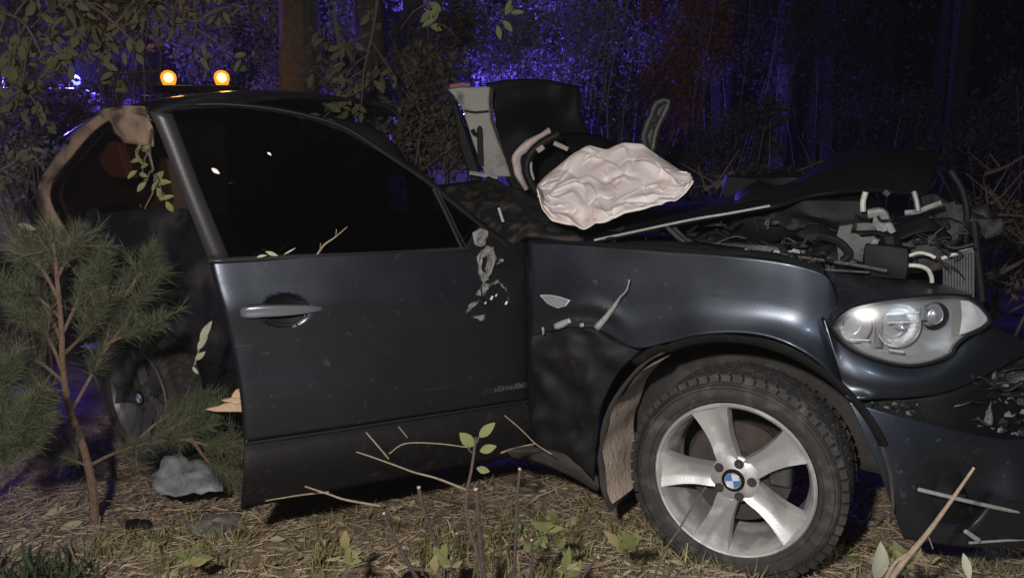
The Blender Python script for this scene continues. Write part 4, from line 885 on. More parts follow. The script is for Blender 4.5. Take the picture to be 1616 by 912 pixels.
tuft('grass_tuft', 'dark green grass tuft in the bottom left corner', 30, 900, 2.35, 420, .11, .11, leafmat('deep_green_grass', [(.05, .075, .035), (.085, .11, .05)]))
bl = thing('broad_leaf', at(1385, 905, 1.9), 'pale grey green broad leaf standing left of the dry stalk', 'leaf'); one_leaf(bl, at(1382, 915, 1.9), at(1396, 862, 1.88), .45, PALELEAF)
bl = thing('broad_leaf', at(1525, 900, 1.9), 'pale grey green leaf hanging at the right end of the bumper grass', 'leaf'); one_leaf(bl, at(1520, 872, 1.9), at(1532, 915, 1.86), .32, PALELEAF)
# little black lump, grey sheet, wood, other debris
def rock(name, c, r, material, label, cat, seed):
    b = MB(); n = 10; rows = []
    for i in range(n + 1):
        th = math.pi * i / n; rows.append([Vector((math.sin(th) * math.cos(a), math.sin(th) * math.sin(a), math.cos(th))) for a in np.linspace(0, 2 * math.pi, 14, endpoint=False)])
    rows = [[c + Vector((p.x * r[0], p.y * r[1], p.z * r[2])) * (1 + .35 * noise.noise(p * 2.2 + Vector((seed, 0, 0)))) for p in r_] for r_ in rows]
    b.grid(rows, True); return tag(b.build(name, material, auto=50), label, cat)
p = at(649, 825, 2.3); rock('plastic_fragment', G(p.x, p.y, .02), (.034, .03, .028), BLACK, 'small crumpled black plastic lump lying between two bare stems', 'debris', 3)
p = at(516, 795, 2.5); rock('plastic_fragment', G(p.x, p.y, .012), (.03, .03, .02), BLACK, 'small black fragment under the open door by the fallen twig', 'debris', 8)
p = at(218, 830, 2.85); rock('plastic_fragment', G(p.x, p.y, .012), (.055, .03, .022), BLACK, 'flat black plastic fragment just right of the pine sapling foot', 'debris', 5)
def flatsheet(name, outline, fn, material, label, cat, thick=.004, dent=.035, ds=9):
    outline = [lerp(a, b, t) for a, b in zip(outline, outline[1:] + outline[:1]) for t in (0, .33, .66)]
    c = (sum(p[0] for p in outline) / len(outline), sum(p[1] for p in outline) / len(outline)); rows = []
    for t in (1, .8, .6, .4, .2, .01):
        rows.append([fn(*lerp(c, p, t)) for p in outline])
    m = MB(); outline = None
    rows = [[p + Vector((0, -.4, .8)) * dent * (noise.noise(p * ds) + .5 * noise.noise(p * ds * 3)) + Vector((noise.noise(p * 30), 0, noise.noise(p * 30 + Vector((9, 0, 0))))) * .012 for p in r_] for r_ in rows]
    m.grid(rows, True); return tag(m.build(name, material, solid=thick, auto=0), label, cat)
SHEET = mat('grey_crazed_sheet', (.27, .285, .31), .5, 0, (.13, .14, .155), 26, .6, .5, 70)
flatsheet('grey_sheet', [(242, 770), (246, 745), (262, 724), (290, 720), (318, 728), (342, 745), (352, 772), (320, 780), (275, 780)], lambda x, y: at(x, y, 3.15 - (y - 720) * .003), SHEET, 'crumpled grey sheet of shattered glass lying behind the pine sapling', 'debris')
flatsheet('grey_sheet', [(296, 832), (304, 812), (322, 806), (350, 812), (372, 800), (380, 815), (372, 838), (340, 848), (312, 846)], lambda x, y: on_ground(x, y, .022), mat('dull_grey_scrap', (.26, .24, .21), .9, 0, (.12, .105, .09), 30, .5, .5, 70), 'dull grey scrap on the ground beside the rear bottom corner of the door', 'debris', dent=.018)
wt = thing('splintered_wood', at(370, 640, 2.75), 'pale splintered wood piece sticking out behind the open door edge', 'wood')
m = MB(); m.poly([at(x, y, 2.75) for x, y in ((322, 646), (345, 641), (352, 637), (362, 636), (366, 622), (372, 614), (380, 622), (400, 620), (404, 650), (340, 650))], Vector((.01, .03, 0))); m.build('splinter', WOOD, wt, bevel=.003)
m = MB(); m.poly([at(x, y, 2.74) for x, y in ((348, 632), (362, 629), (374, 628), (390, 634), (372, 638))], Vector((0, .02, 0))); m.build('splinter', WOOD, wt, bevel=.002)
stem_thing('dry_sprig', 'pale dry leafy sprig standing behind the rear edge of the open door', 'sprig', [([(330, 508), (320, 530), (312, 556), (306, 576)], [.002, .003])], 2.8, TWIGP, leafs=[(316, 540, 331, 508, .3), (312, 552, 325, 530, .35), (308, 568, 322, 556, .4), (304, 578, 312, 590, .4)], leafmat_=PALELEAF, cut=False)
for x, y, l in ((340, 270, 'small white leaf stuck on the upper left of the door window'), (425, 243, 'tiny white leaf stuck near the top middle of the door window')):
    t = thing('stuck_leaf', D(x, y, -.02), l, 'leaf'); q = .011 if x < 400 else .006
    a = D(x, y, -.026); one_leaf(t, a - Vector((q, 0, -q * .7)), a + Vector((q, 0, -q * .7)), .45, mat('wet_white_leaf', (.75, .72, .68), .4))
t = thing('stuck_twig', D(500, 398, .01), 'small forked twig sticking up from the door window ledge', 'twig')
m = MB(); m.tube([D(501, 401, .0), D(512, 386, .02), D(528, 375, .03), D(548, 358, .04)], [.0035, .0012], 6, 3); m.tube([D(530, 373, .03), D(531, 362, .035)], .0012, 5); m.tube([D(505, 395, .01), D(506, 384, .02)], .0012, 5); m.build('stem', TWIGP, t)
t = thing('stuck_leaf', D(430, 400, .01), 'pale leaf pieces caught on the left of the door window ledge', 'leaf')
one_leaf(t, D(405, 406, .005), D(421, 402, .01), .3, PALELEAF); one_leaf(t, D(419, 397, .005), D(439, 404, .01), .3, PALELEAF); one_leaf(t, D(448, 402, .005), D(466, 391, .02), .12, PALELEAF)

# ---- pine sapling
def pine(name, base, trunk, branches, label, need=1.0, nlen=.068):
    t = thing(name, base, label, 'pine sapling'); m = MB(); m.tube(trunk, [.019, .014, .011, .008, .004], 9, 5); m.build('trunk', PINEB, t)
    P = []; Dd = []
    m = MB()
    tops = [trunk[-3:]] + branches
    for b in tops:
        if b is not tops[0]: m.tube(b, [.007, .0025], 6, 4)
        C = catmull([tuple(p) for p in b], 10); k = len(C)
        for i in range(int(k * .30), k):
            tdir = C[min(i + 1, k - 1)] - C[i - 1]; tdir = tdir / (np.linalg.norm(tdir) + 1e-9)
            n = int((60 + 40 * i / k) * need)
            d = np.random.randn(n, 3) * .55 + tdir * .75 + np.array([0, 0, .18]); d /= np.linalg.norm(d, axis=1)[:, None]
            P.append(C[i] + np.random.randn(n, 3) * .006); Dd.append(d)
            if i % 5 == 2:   # side shoots
                sd = np.random.randn(3) * .7 + tdir * .8 + np.array([0, 0, .25]); sd /= np.linalg.norm(sd); L_ = .07 + .07 * np.random.rand()
                m.tube([Vector(C[i]), Vector(C[i] + sd * L_)], [.0025, .0012], 5)
                nn = int(210 * need); u = np.random.rand(nn, 1)
                d = np.random.randn(nn, 3) * .5 + sd * .8; d /= np.linalg.norm(d, axis=1)[:, None]; P.append(C[i] + sd * L_ * u); Dd.append(d)
    tag(m.build('branches', PINEB, t), kind='stuff')
    P = np.concatenate(P); Dd = np.concatenate(Dd); n = len(P)
    T = np.array([(-.0095, 0, 0), (.0095, 0, 0), (.008, .6, .02), (0, 1, -.03), (-.008, .6, .02)])
    V, F = orient(P, Dd, nlen * (.6 + .6 * np.random.rand(n)), T, [(0, 1, 2, 4), (4, 2, 3)]); npmesh('needles', V, F, NEEDLE, t, 'stuff'); return t
YB = 2.75
def b_(*pts): return [at(x, y, Y) for x, y, Y in pts]
trunk = b_((150, 832, 2.86), (146, 770, 2.85), (133, 710, 2.83), (112, 650, 2.8), (100, 590, 2.78), (97, 520, 2.76), (92, 460, 2.75), (86, 400, 2.75), (78, 362, 2.75))
brs = [b_((100, 590, 2.78), (80, 540, 2.74), (55, 510, 2.7), (15, 480, 2.66)), b_((98, 600, 2.78), (60, 570, 2.7), (20, 560, 2.62), (-30, 540, 2.6)), b_((98, 540, 2.77), (75, 490, 2.8), (45, 440, 2.85), (25, 400, 2.9)),
       b_((97, 530, 2.77), (120, 480, 2.8), (135, 430, 2.86), (150, 395, 2.9)), b_((92, 470, 2.75), (70, 430, 2.75), (50, 400, 2.75), (40, 380, 2.75)), b_((90, 440, 2.75), (105, 410, 2.72), (118, 390, 2.7), (125, 370, 2.7)),
       b_((112, 650, 2.8), (140, 600, 2.82), (160, 560, 2.84), (178, 500, 2.86), (196, 440, 2.9)), b_((160, 560, 2.84), (190, 520, 2.84), (215, 480, 2.84), (235, 450, 2.84)), b_((165, 545, 2.84), (195, 530, 2.8), (225, 520, 2.78), (250, 505, 2.76)),
       b_((178, 500, 2.86), (165, 460, 2.8), (160, 430, 2.78), (165, 405, 2.76)), b_((196, 470, 2.88), (215, 440, 2.9), (230, 420, 2.9), (238, 405, 2.9)),
       b_((110, 640, 2.8), (70, 610, 2.7), (30, 590, 2.62), (5, 575, 2.6)), b_((95, 500, 2.76), (60, 470, 2.7), (35, 460, 2.65), (0, 450, 2.6)), b_((100, 560, 2.78), (130, 530, 2.72), (150, 505, 2.7), (165, 480, 2.7)),
       b_((140, 735, 2.84), (180, 715, 2.82), (230, 700, 2.8), (280, 690, 2.8), (330, 672, 2.82)), b_((230, 700, 2.8), (280, 670, 2.86), (320, 650, 2.9), (370, 640, 2.9)), b_((200, 710, 2.81), (250, 665, 2.9), (290, 640, 2.95), (330, 625, 2.95)), b_((280, 690, 2.8), (320, 700, 2.82), (350, 700, 2.84), (382, 705, 2.84)),
       b_((300, 690, 2.8), (330, 730, 2.85), (350, 745, 2.9), (372, 755, 2.9)), b_((140, 735, 2.84), (110, 725, 2.8), (70, 718, 2.78))]
pine('pine_sapling', G(trunk[0].x, trunk[0].y), trunk, brs, 'young pine sapling with thin reddish trunk standing left of the open door', .36)
tr2 = b_((-60, 760, 2.55), (-40, 700, 2.5), (-20, 650, 2.5), (0, 610, 2.5), (15, 580, 2.5))
pine('pine_sapling', tr2[0], tr2, [b_((-40, 700, 2.5), (0, 680, 2.45), (35, 655, 2.42), (62, 640, 2.4)), b_((-30, 680, 2.5), (10, 690, 2.45), (40, 685, 2.42), (65, 670, 2.4)), b_((-40, 720, 2.5), (-10, 715, 2.45), (25, 705, 2.42), (45, 700, 2.4)), b_((-30, 670, 2.5), (0, 655, 2.5), (25, 640, 2.5))], 'pine sapling cut by the left edge of the picture, only branch tips showing', .9)

# ---- litter
nL = 110000
X = np.random.uniform(-3.0, 3.0, nL); Yv = np.random.uniform(1.7, 4.6, nL)
Pn = np.stack([X, Yv, [gz(a, b) + random.uniform(.0, .016) for a, b in zip(X, Yv)]], 1)
d = np.random.randn(nL, 3) * np.array([1, 1, .16]); d /= np.linalg.norm(d, axis=1)[:, None]
T = np.array([(-.020, 0, 0), (.020, 0, 0), (.020, 1, .02), (-.020, 1, .02)])
V, F = orient(Pn, d, .018 + .075 * np.random.rand(nL) ** 3, T, [(0, 1, 2, 3)]); tag(npmesh('needle_litter', V, F, LITTER), 'dry brown needles and straw covering the forest ground', 'litter', kind='stuff')
nL = 8500
X = np.random.uniform(-3.0, 3.0, nL); Yv = np.random.uniform(1.7, 4.6, nL); Pn = np.stack([X, Yv, [gz(a, b) + random.uniform(.006, .022) for a, b in zip(X, Yv)]], 1)
V, F = leaves(Pn, .036, 'leaf', .86); tag(npmesh('leaf_litter', V, F, LITTERL), 'small fallen brown and pale leaves scattered over the ground', 'litter', kind='stuff')
nL = 7000; cx = np.random.uniform(-1.6, 2.8, 260); cy = np.random.uniform(1.8, 2.9, 260); ii = np.random.randint(0, 260, nL)
X = cx[ii] + np.random.randn(nL) * .035; Yv = cy[ii] + np.random.randn(nL) * .03
Pn = np.stack([X, Yv, [gz(a, b) - .004 for a, b in zip(X, Yv)]], 1); d = np.random.randn(nL, 3) * .5 + np.array([0, 0, .8]); d /= np.linalg.norm(d, axis=1)[:, None]
T = np.array([(-.03, 0, 0), (.03, 0, 0), (.026, .5, .08), (0, 1, -.12), (-.026, .5, .08)])
V, F = orient(Pn, d, .03 + .07 * np.random.rand(nL), T, [(0, 1, 2, 4), (4, 2, 3)]); tag(npmesh('short_grass', V, F, GRASS), 'sparse short grass blades growing through the litter', 'grass', kind='stuff')
m = MB()
for k in range(420):
    x, y = random.uniform(-2.8, 2.8), random.uniform(1.8, 4.2); a = random.uniform(0, 6.28); L_ = random.uniform(.06, .28); z = gz(x, y) + .012
    m.tube([(x, y, z), (x + math.cos(a) * L_ * .5, y + math.sin(a) * L_ * .5, z + random.uniform(0, .02)), (x + math.cos(a + .3) * L_, y + math.sin(a + .3) * L_, gz(x + math.cos(a) * L_, y + math.sin(a) * L_) + .01)], random.uniform(.0012, .0035), 5)
tag(m.build('twig_litter', TWIGP), 'thin broken twigs scattered over the ground', 'litter', kind='stuff')
GL = 'larger fallen leaves lying in front of the car'
spots = [(235, 853, 'leaf lying pale and long right of the pine sapling foot'), (298, 882, 'yellowish fallen leaf below the dull grey scrap'), (110, 815, 'pale fallen leaf left of the pine sapling foot'), (85, 790, 'small pale leaf behind the pine sapling at the left'), (505, 850, 'long pale green leaf fallen below the open door'), (553, 868, 'curled pinkish dry leaf left of the rusty grass'),
         (905, 825, 'pale fallen leaf right of the leafy sprout'), (1350, 790, 'pale fallen leaf on the bank right of the front tyre'), (1362, 815, 'second pale leaf on the bank right of the front tyre, below the first'), (1450, 875, 'pale fallen leaf under the leaning dry stalk'), (20, 855, 'long grey green leaf lying at the left edge of the picture'), (265, 905, 'pinkish brown leaf lying at the bottom edge left of centre')]
for x, y, l in spots:
    r = ray(x, y); t_ = (.05 - H) / r.z; p = CAM + r * t_; p = G(p.x, p.y, .012); t = thing('fallen_leaf', p, l if 'fallen' in l or 'leaf' in l else 'fallen ' + l, 'leaf')
    a = random.uniform(-.6, .6); L_ = random.uniform(.05, .085); v = Vector((math.cos(a) * L_, math.sin(a) * L_, .012)); t['group'] = GL; one_leaf(t, p - v * .5, p + v * .5 + Vector((0, 0, .01)), .38, LITTERL)

# ---- broad-leaved branches hanging in from above
def hanging(name, label, path, Y, nleaf, spread, size, material=OLIVE, cat='branch', radius=(.010, .003), group=None, sub=5):
    P = [at(x, y, Y + dy) for x, y, dy in path]; t = thing(name, P[0], label, cat, group)
    C = [Vector(p) for p in catmull([tuple(p) for p in P], 6)]; m = MB(); m.tube(C, list(radius), 6); m.build('limb', TWIG, t)
    tips = []
    for k in range(sub):
        b = C[random.randrange(len(C) // 5, len(C))]; e = b + Vector((random.uniform(-1, 1), random.uniform(-.6, .4), random.uniform(-1, .5))) * spread * .5; m = MB(); m.tube([b, (b + e) / 2 + Vector((0, 0, .02)), e], [.004, .0015], 5, 3); m.build('twig', TWIG, t); tips += [b.lerp(e, q) for q in (.4, .6, .8, 1, 1)]
    tips += [C[-1]] * 2
    protos = []
    for k in range(nleaf):
        b = random.choice(tips) + Vector((random.uniform(-1, 1), random.uniform(-1, 1), random.uniform(-1, 1))) * spread * .09
        if len(protos) < 7:
            dv = Vector((random.uniform(-1, 1), random.uniform(-.8, .3), random.uniform(-1.3, .25))).normalized() * size
            o = one_leaf(t, b, b + dv, random.uniform(.34, .5), material); 
            for v in o.data.vertices: v.co -= (b - t.location)
            o.location = b - t.location; protos.append(o)
        else:
            o = random.choice(protos).copy(); COL.objects.link(o); o.parent = t; o.location = b - t.location
            o.rotation_euler = (random.uniform(-.6, .6), random.uniform(-.6, .6), random.uniform(-1.4, 1.4)); o.scale = [random.uniform(.7, 1.25)] * 3
    return t
hanging('leafy_branch', 'drooping sprig of pale leaves hanging before the gap left of the door frame', [(240, 205, .1), (236, 240, 0), (245, 290, 0), (228, 330, -.02)], 2.6, 22, .17, .045, GREENL, radius=(.006, .002))
hanging('leafy_branch', 'leafy branch crossing the top left corner of the picture', [(-60, -60, .2), (0, 10, .1), (40, 40, 0), (70, 95, 0)], 3.2, 100, .5, .058, sub=9)
hanging('leafy_branch', 'leafy branch hanging at the top just left of the amber lamps', [(60, -70, .3), (110, -10, .1), (160, 20, 0), (215, 70, 0)], 3.3, 110, .5, .058, sub=9)
hanging('leafy_branch', 'leafy branch drooping at the top to the left of the left amber lamp', [(230, -60, .2), (215, -5, .1), (185, 35, 0), (160, 70, 0)], 3.4, 90, .45, .055, sub=8)
hanging('leafy_branch', 'leafy sprig hanging above the two amber lamps', [(290, -50, .3), (306, 0, .2), (310, 30, .1), (306, 62, 0)], 3.5, 60, .36, .052, sub=7)
hanging('leafy_branch', 'dim leafy branch at the left edge beside the blue lit thicket', [(-80, 60, .2), (-20, 110, .1), (30, 130, 0), (60, 170, 0)], 3.4, 70, .45, .05, sub=8)
hanging('leafy_branch', 'small leafy twig at the left edge above the tail of the car', [(-50, 275, 0), (0, 268, 0), (30, 250, 0), (52, 228, 0)], 3.1, 14, .22, .05, OLIVE, radius=(.006, .003))
hanging('leafy_branch', 'sprig of pale leaves hanging down before the second trunk', [(600, -40, .2), (590, 40, .1), (575, 110, 0), (570, 170, 0)], 4.4, 60, .5, .075, sub=7)
hanging('leafy_branch', 'sprig of olive leaves hanging before the right edge of the amber lit trunk', [(520, -30, .2), (530, 40, .1), (540, 110, 0), (535, 190, 0)], 4.5, 50, .45, .075, sub=7)
hanging('leafy_branch', 'sprig with two yellow leaves hanging at the top before the third trunk', [(660, -40, 0), (672, 0, 0), (680, 30, 0), (690, 45, 0)], 4.3, 10, .3, .08, GREENL)
hanging('leafy_branch', 'small pale sprig hanging at the top edge over the blue glow', [(812, -50, 0), (808, -10, 0), (802, 8, 0), (806, 20, 0)], 4.0, 9, .2, .07, GREENL)
# pale wilted leaves on the ground plants left of the car
t = thing('wilted_leaf', at(30, 360, 3.0), 'pair of pale wilted leaves by the left edge above the pine sapling', 'leaf'); one_leaf(t, at(28, 354, 3.0), at(54, 362, 2.98), .3, PALELEAF); one_leaf(t, at(16, 380, 3.0), at(50, 386, 2.98), .3, PALELEAF)

# ================================================================== BACKGROUND TREES AND THICKET
def big_tree(px, Y, r, label, material=BARK, lean=0., limbs=5, top=7., crown=True):
    b = at(px, 300, Y); base = G(b.x, b.y); t = thing('tree', base, label, 'tree')
    m = MB(); n = 52; rows = []
    for k in range(150):
        z = -.2 + top * k / 149; rr = r * (1 - .5 * k / 149) * (1 + .55 * math.exp(-z * 3)); c = base + Vector((lean * z + .04 * noise.noise(Vector((px, z * .5, 0))), 0, z))
        rows.append([c + Vector((math.cos(a), math.sin(a), 0)) * rr * (1 + .10 * noise.noise(Vector((math.cos(a) * 4, math.sin(a) * 4, z * .9 + px))) + .09 * abs(noise.noise(Vector((math.cos(a) * 9, math.sin(a) * 9, z * 3 + px))))) for a in np.linspace(0, 2 * math.pi, n, endpoint=False)])
    m.grid(rows, True); m.build('trunk', material, t, auto=0)
    V = []; 
    for k in range(limbs):
        z = random.uniform(3.6, top - .3); a = random.uniform(0, 6.28); L_ = random.uniform(1.0, 2.2); c = base + Vector((lean * z, 0, z)); e = c + Vector((math.cos(a) * L_, math.sin(a) * L_, random.uniform(.2, 1)))
        m = MB(); m.tube([c, c.lerp(e, .5) + Vector((0, 0, .12)), e], [r * .35, .01], 7, 4); m.build('limb', material, t)
        V.append(leaves(blob(e, (.8, .8, .5), 340), .12, 'dia'))
    if crown: V_, F_ = join(V); npmesh('crown', V_, F_, DARKL, t, 'stuff')
    return t
big_tree(482, 6.9, .20, 'thick straight tree trunk lit amber right of the lamps', top=7.5)
big_tree(592, 7.2, .145, 'dark tree trunk second from the amber lamps, standing behind hanging leaves', top=7.5)
big_tree(658, 8.2, .12, 'dark tree trunk beside the left of the blue glow', top=8)
big_tree(60, 7.5, .11, 'dim tree trunk behind the leaves at the far left', top=7)
big_tree(190, 8.6, .10, 'dim slender trunk left of the amber lamps in front of the blue lit van', top=7)
big_tree(1230, 12., .15, 'dark trunk at the dim right end of the thicket', top=8)
big_tree(1500, 13., .12, 'nearly black trunk at the right over the engine bay', top=8)
SAP = 'thin bare saplings in the purple lit thicket'
def sapling(px0, px1, Y, label, h=3., r=.007, material=BLUEL):
    b = at(px0, 240, Y); b = G(b.x, b.y); e = at(px1, 0, Y); t = thing('thin_sapling', b, label, 'sapling', SAP)
    P = [b, Vector((at(px0, 200, Y).x, Y, 1.4)), Vector((at((px0 * .6 + px1 * .4), 120, Y).x, Y + .05, 2.0)), Vector((at(px1, 40, Y).x, Y, 2.6)), e + Vector((0, 0, .8))]
    m = MB(); m.tube([p + Vector((random.uniform(-.03, .03), 0, 0)) for p in P], [r, r * .5], 6, 4); m.build('stem', TWIG, t)
    for k in range(5):
        m = MB(); c = P[1].lerp(P[4], random.random()); m.tube([c, c + Vector((random.uniform(-.3, .3), 0, random.uniform(.1, .45)))], [.004, .001], 5); m.build('twig', TWIG, t)
for a, b, Y, l in ((922, 962, 6.2, 'pale thin sapling bending up beside the black roof flap'), (944, 975, 6.6, 'thin upright sapling second right of the roof flap'), (958, 985, 6.4, 'thin sapling leaning right just above the cloth'), (978, 1010, 7., 'thin sapling over the right half of the cloth'), (905, 880, 7.2, 'thin sapling standing straight behind the roof flap'), (682, 676, 5.6, 'thin pale sapling left of the grey pillar'), (1090, 1120, 7.4, 'thin sapling in front of the russet leaves'), (1165, 1180, 8., 'thin sapling right of the russet leaves')):
    sapling(a, b, Y, l)
def bush(px, py, Y, rad, n, size, label, material, cat='bush', stems=7):
    c = at(px, py, Y); base = G(c.x, c.y); t = thing('bush', base, label, cat); parts = []
    m = MB()
    for k in range(stems):
        e = c + Vector((random.uniform(-1, 1) * rad[0], random.uniform(-1, 1) * rad[1], random.uniform(-.3, 1) * rad[2])); mid = base.lerp(e, .5) + Vector((random.uniform(-.15, .15), 0, 0)); m.tube([base + Vector((random.uniform(-.1, .1), 0, 0)), mid, e], [.014, .004], 5, 4)
        for q in range(4):
            b0 = mid.lerp(e, random.random()); m.tube([b0, b0 + Vector((random.uniform(-.4, .4), random.uniform(-.3, .3), random.uniform(0, .4)))], [.005, .0015], 4)
        parts.append(leaves(blob(e, (rad[0] * .45, rad[1] * .5, rad[2] * .4), n // stems), size, 'dia', 0, .15))
    parts.append(leaves(blob(c, rad, n // 3, .2), size, 'dia', 0, .15))
    tag(m.build('stems', TWIG, t), kind='stuff'); V, F = join(parts); npmesh('foliage', V, F, material, t, 'stuff'); return t
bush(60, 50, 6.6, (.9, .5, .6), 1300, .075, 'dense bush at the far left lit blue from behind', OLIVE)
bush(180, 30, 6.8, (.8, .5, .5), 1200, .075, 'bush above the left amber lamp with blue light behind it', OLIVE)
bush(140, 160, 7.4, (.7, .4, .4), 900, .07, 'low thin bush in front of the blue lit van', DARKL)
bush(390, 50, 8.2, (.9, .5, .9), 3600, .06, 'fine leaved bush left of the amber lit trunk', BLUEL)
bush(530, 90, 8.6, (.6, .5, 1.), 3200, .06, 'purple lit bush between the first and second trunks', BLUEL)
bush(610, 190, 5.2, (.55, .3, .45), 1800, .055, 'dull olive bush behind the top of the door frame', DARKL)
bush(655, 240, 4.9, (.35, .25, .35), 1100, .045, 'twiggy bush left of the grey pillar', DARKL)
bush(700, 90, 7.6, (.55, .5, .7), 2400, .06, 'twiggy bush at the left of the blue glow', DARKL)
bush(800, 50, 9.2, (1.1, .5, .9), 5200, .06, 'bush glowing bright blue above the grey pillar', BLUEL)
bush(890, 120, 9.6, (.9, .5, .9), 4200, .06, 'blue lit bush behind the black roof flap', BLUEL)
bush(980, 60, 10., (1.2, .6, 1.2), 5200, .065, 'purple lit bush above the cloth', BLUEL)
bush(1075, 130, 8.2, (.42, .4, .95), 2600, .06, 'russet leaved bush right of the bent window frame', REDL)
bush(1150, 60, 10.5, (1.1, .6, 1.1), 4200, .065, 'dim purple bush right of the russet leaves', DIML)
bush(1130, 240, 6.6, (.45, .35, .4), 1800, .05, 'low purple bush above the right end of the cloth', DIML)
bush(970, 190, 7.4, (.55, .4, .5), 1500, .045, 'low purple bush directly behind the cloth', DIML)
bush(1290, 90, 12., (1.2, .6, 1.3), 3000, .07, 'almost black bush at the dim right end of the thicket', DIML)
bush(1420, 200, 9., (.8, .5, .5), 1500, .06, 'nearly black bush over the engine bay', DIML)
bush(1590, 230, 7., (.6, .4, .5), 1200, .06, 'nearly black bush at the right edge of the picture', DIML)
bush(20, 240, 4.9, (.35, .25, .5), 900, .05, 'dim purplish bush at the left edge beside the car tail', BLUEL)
# brushwood behind the crushed front
BW = 'broken branches lying behind the crushed front'
for pts, Y, l in (([(1112, 300), (1135, 288), (1160, 276)], 4.4, 'pale broken branch behind the right end of the cloth'), ([(1130, 298), (1146, 280), (1156, 270)], 4.4, 'short broken branch standing right of the cloth'), ([(1160, 310), (1200, 284), (1236, 292)], 4.5, 'broken branch between the cloth and the raised bonnet'), ([(1540, 400), (1580, 385), (1630, 382)], 3.6, 'broken branch lying right of the radiator'), ([(1530, 360), (1570, 340), (1620, 342)], 3.8, 'long broken branch at the right edge behind the radiator'), ([(1560, 300), (1575, 318), (1584, 332)], 3.9, 'short broken branch at the right edge above the long one'), ([(1560, 440), (1600, 420), (1625, 405)], 3.4, 'pale broken branch at the right edge level with the radiator'), ([(1555, 275), (1590, 262), (1625, 240)], 4.2, 'thin broken branch highest at the right edge')):
    t = thing('broken_branch', at(*pts[1], Y), l, 'branch', BW); m = MB(); P = [at(x, y, Y) for x, y in pts]; m.tube(P, [.011, .004], 6, 4); m.build('limb', TWIG, t)
    for k in range(5):
        m = MB(); c = P[0].lerp(P[2], random.random()); m.tube([c, c + Vector((random.uniform(-.2, .2), random.uniform(-.1, .1), random.uniform(-.15, .2)))], [.005, .002], 5); m.build('twig', TWIG, t)
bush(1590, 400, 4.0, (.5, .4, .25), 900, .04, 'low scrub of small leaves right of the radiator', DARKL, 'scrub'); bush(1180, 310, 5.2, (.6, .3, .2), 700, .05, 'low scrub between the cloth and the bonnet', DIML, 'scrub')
for x_, l in ((-2.2, 'added low scrub screening off blue light behind the tail of the car'), (-.9, 'added low scrub screening off blue light behind the roof'), (.4, 'added low scrub screening off blue light behind the cabin'), (1.7, 'added low scrub screening off blue light behind the bonnet'), (3.0, 'added low scrub screening off blue light behind the crushed nose')):  # scrub row added to keep the blue light off the ground by the car
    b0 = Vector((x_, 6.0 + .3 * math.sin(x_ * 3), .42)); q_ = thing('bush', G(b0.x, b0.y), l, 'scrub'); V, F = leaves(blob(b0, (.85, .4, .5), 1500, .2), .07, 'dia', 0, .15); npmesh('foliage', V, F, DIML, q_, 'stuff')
# far wood
parts = []; m = MB()
for k in range(80):
    x = random.uniform(-26, 26); y = random.uniform(14, 26); m.tube([(x, y, -.3), (x + random.uniform(-.3, .3), y, 5), (x + random.uniform(-.6, .6), y, 10)], [.16, .06], 6); parts.append(leaves(blob((x, y, random.uniform(3, 8)), (1.6, 1.2, 2.5), 260), .16, 'dia'))
V, F = join(parts); tag(npmesh('far_wood', V, F, DARKL), 'dark wood far behind the crash', 'wood', kind='stuff')
tag(m.build('far_trunks', BARK), 'dark trunks of the wood far behind the crash', 'wood', kind='stuff')

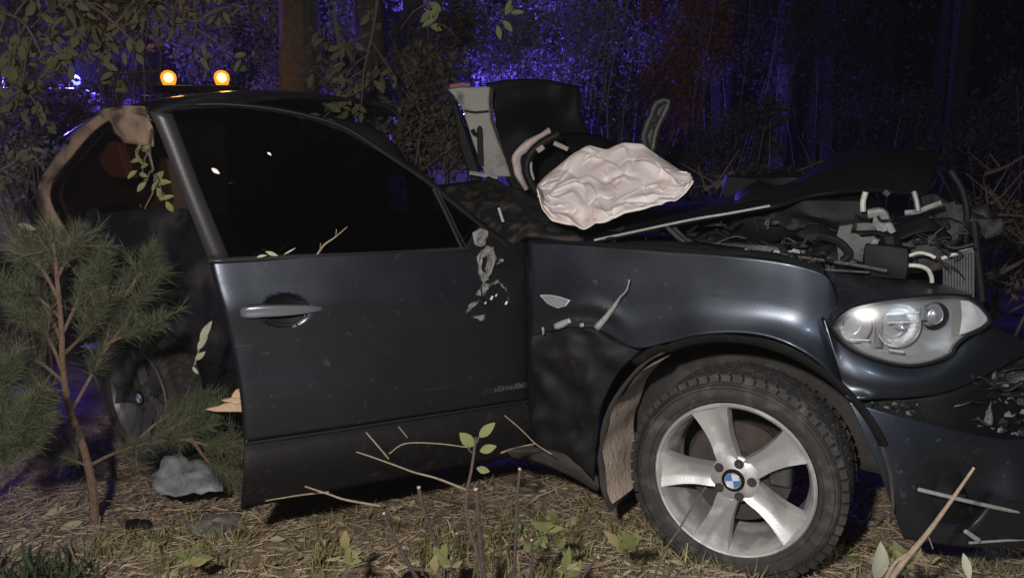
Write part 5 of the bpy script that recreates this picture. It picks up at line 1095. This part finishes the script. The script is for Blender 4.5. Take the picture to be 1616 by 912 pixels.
# ================================================================== EMERGENCY VEHICLES BEHIND THE TREES
def vehicle(name, label, loc, rotz, body_mat, L_, W_, Hh, lamps, lamp_mat, light_col, light_e):
    t = thing(name, loc, label, 'vehicle'); M = Matrix.Translation(loc) @ Matrix.Rotation(rotz, 4, 'Z'); hl_, hw_ = L_ / 2, W_ / 2
    prof = [(-hl_, .35), (-hl_, Hh * .55), (-hl_ + .12, Hh * .95), (-hl_ + .3, Hh), (hl_ - 1.7, Hh), (hl_ - 1.1, Hh * .58), (hl_ - .15, Hh * .50), (hl_, Hh * .42), (hl_, .35)]
    m = MB(); m.poly([Vector((x, -hw_, z)) for x, z in prof], (0, W_, 0)); m.xf(M); m.build('body', body_mat, t, bevel=.06)
    for s in (-1, 1):
        m = MB(); m.poly([Vector((x, s * (hw_ + .004), z)) for x, z in ((hl_ - 1.75, Hh * .93), (hl_ - 1.28, Hh * .62), (-hl_ + .4, Hh * .62), (-hl_ + .4, Hh * .93))], (0, -s * .02, 0)); m.xf(M); m.build('side_window', GLASS, t, smooth=False)
        for x in (-hl_ + .8, hl_ - .75):
            m = MB(); m.lathe([(.18, -.1), (.32, -.11), (.35, -.06), (.35, .06), (.32, .11), (.18, .1), (.001, .1)], 28); m.lathe([(.18, -.1), (.001, -.08)], 28); m.xf(M @ Matrix.Translation((x, s * (hw_ - .06), .34))); m.build('wheel', RUBBER, t)
        m = MB(); m.box((hl_ + .005, s * (hw_ - .28), Hh * .40), (.03, .3, .14)); m.xf(M); m.build('headlight', LAMPB, t, bevel=.01)
    m = MB(); m.poly([Vector((hl_ - 1.69, y, Hh * .95)) if k else Vector((hl_ - 1.69, y, Hh * .95)) for k, y in enumerate((-hw_ * .88, hw_ * .88))] + [Vector((hl_ - 1.13, hw_ * .9, Hh * .6)), Vector((hl_ - 1.13, -hw_ * .9, Hh * .6))], (.03, 0, .02)); m.xf(M); m.build('windscreen', GLASS, t, smooth=False)
    m = MB(); xs_ = [p[0] for p in lamps]; ys_ = [p[1] for p in lamps]; m.box((sum(xs_) / len(xs_), sum(ys_) / len(ys_), Hh + .03), (max(xs_) - min(xs_) + .16, max(ys_) - min(ys_) + .2, .05)); m.xf(M); bar = m.build('lamp_bar', BLACK, t, bevel=.01)
    for x, y in lamps:
        m = MB(); m.lathe([(.001, .114), (.030, .107), (.052, .085), (.058, .058), (.052, .028), (.040, .0), (.001, -.002)], 18, M @ Matrix.Translation((x, y, Hh + .056)) @ Matrix.Rotation(R(90), 4, 'X')); b = m.build('beacon', lamp_mat if lamp_mat is not AMBER else AMBERD, bar)
        if lamp_mat is AMBER:
            m = MB(); m.lathe([(.001, .092), (.018, .088), (.031, .074), (.034, .058), (.031, .042), (.018, .028), (.001, .024)], 16, M @ Matrix.Translation((x, y, Hh + .056)) @ Matrix.Rotation(R(90), 4, 'X')); m.build('bulb', AMBER, bar)
        o = lamp('beacon_light', 'POINT', M @ Vector((x, y, Hh + .25)), light_e, light_col, shadow_soft_size=.05); Lc = o.location.copy(); o.parent = t; o.location = Lc - t.location
    return t
a1 = at(266, 125, 6.2); a2 = at(350, 125, 6.2); mid = (a1 + a2) / 2; HA = a1.z - .105
sep = (a2.x - a1.x) / 2
vehicle('recovery_vehicle', 'dark vehicle behind the wreck carrying two glowing amber lamps on its roof', Vector((mid.x + .15, mid.y + 1.2, 0)), R(-90), DARKBODY, 4.2, 1.75, HA, [(1.2, -sep - .15), (1.2, sep - .15)], AMBER, (1, .48, .12), 4)
vehicle('police_van', 'pale van with blue lamps seen through the leaves at the far left', Vector((-5.5, 9.6, 0)), R(8), PALEW, 4.8, 1.9, 2.1, [(-.9, -.5), (-.3, -.5), (.5, -.5)], BLUEG, (.19, .11, 1), 340)
vehicle('police_car', 'pale car with blue lamps hidden behind the thicket beyond the roof flap', Vector((-.5, 11.3, 0)), R(-6), PALEW, 4.4, 1.8, 1.9, [(-.1, -.6), (.6, -.6)], BLUEG, (.12, .08, 1), 520)

# ================================================================== NIGHT MIST
m = MB(); m.box((0, 12, 3.0), (70, 40, 9.0)); hz = m.build('haze', [], None, smooth=False); hz['kind'] = 'stuff'
vm = bpy.data.materials.new('mist'); vm.use_nodes = True; vn = vm.node_tree; vn.nodes.remove(vn.nodes['Principled BSDF'])
pv = vn.nodes.new('ShaderNodeVolumePrincipled'); pv.inputs['Color'].default_value = (.9, .9, .92, 1); pv.inputs['Density'].default_value = .0014; pv.inputs['Anisotropy'].default_value = .3
vn.links.new(pv.outputs[0], vn.nodes['Material Output'].inputs['Volume']); hz.data.materials.append(vm)
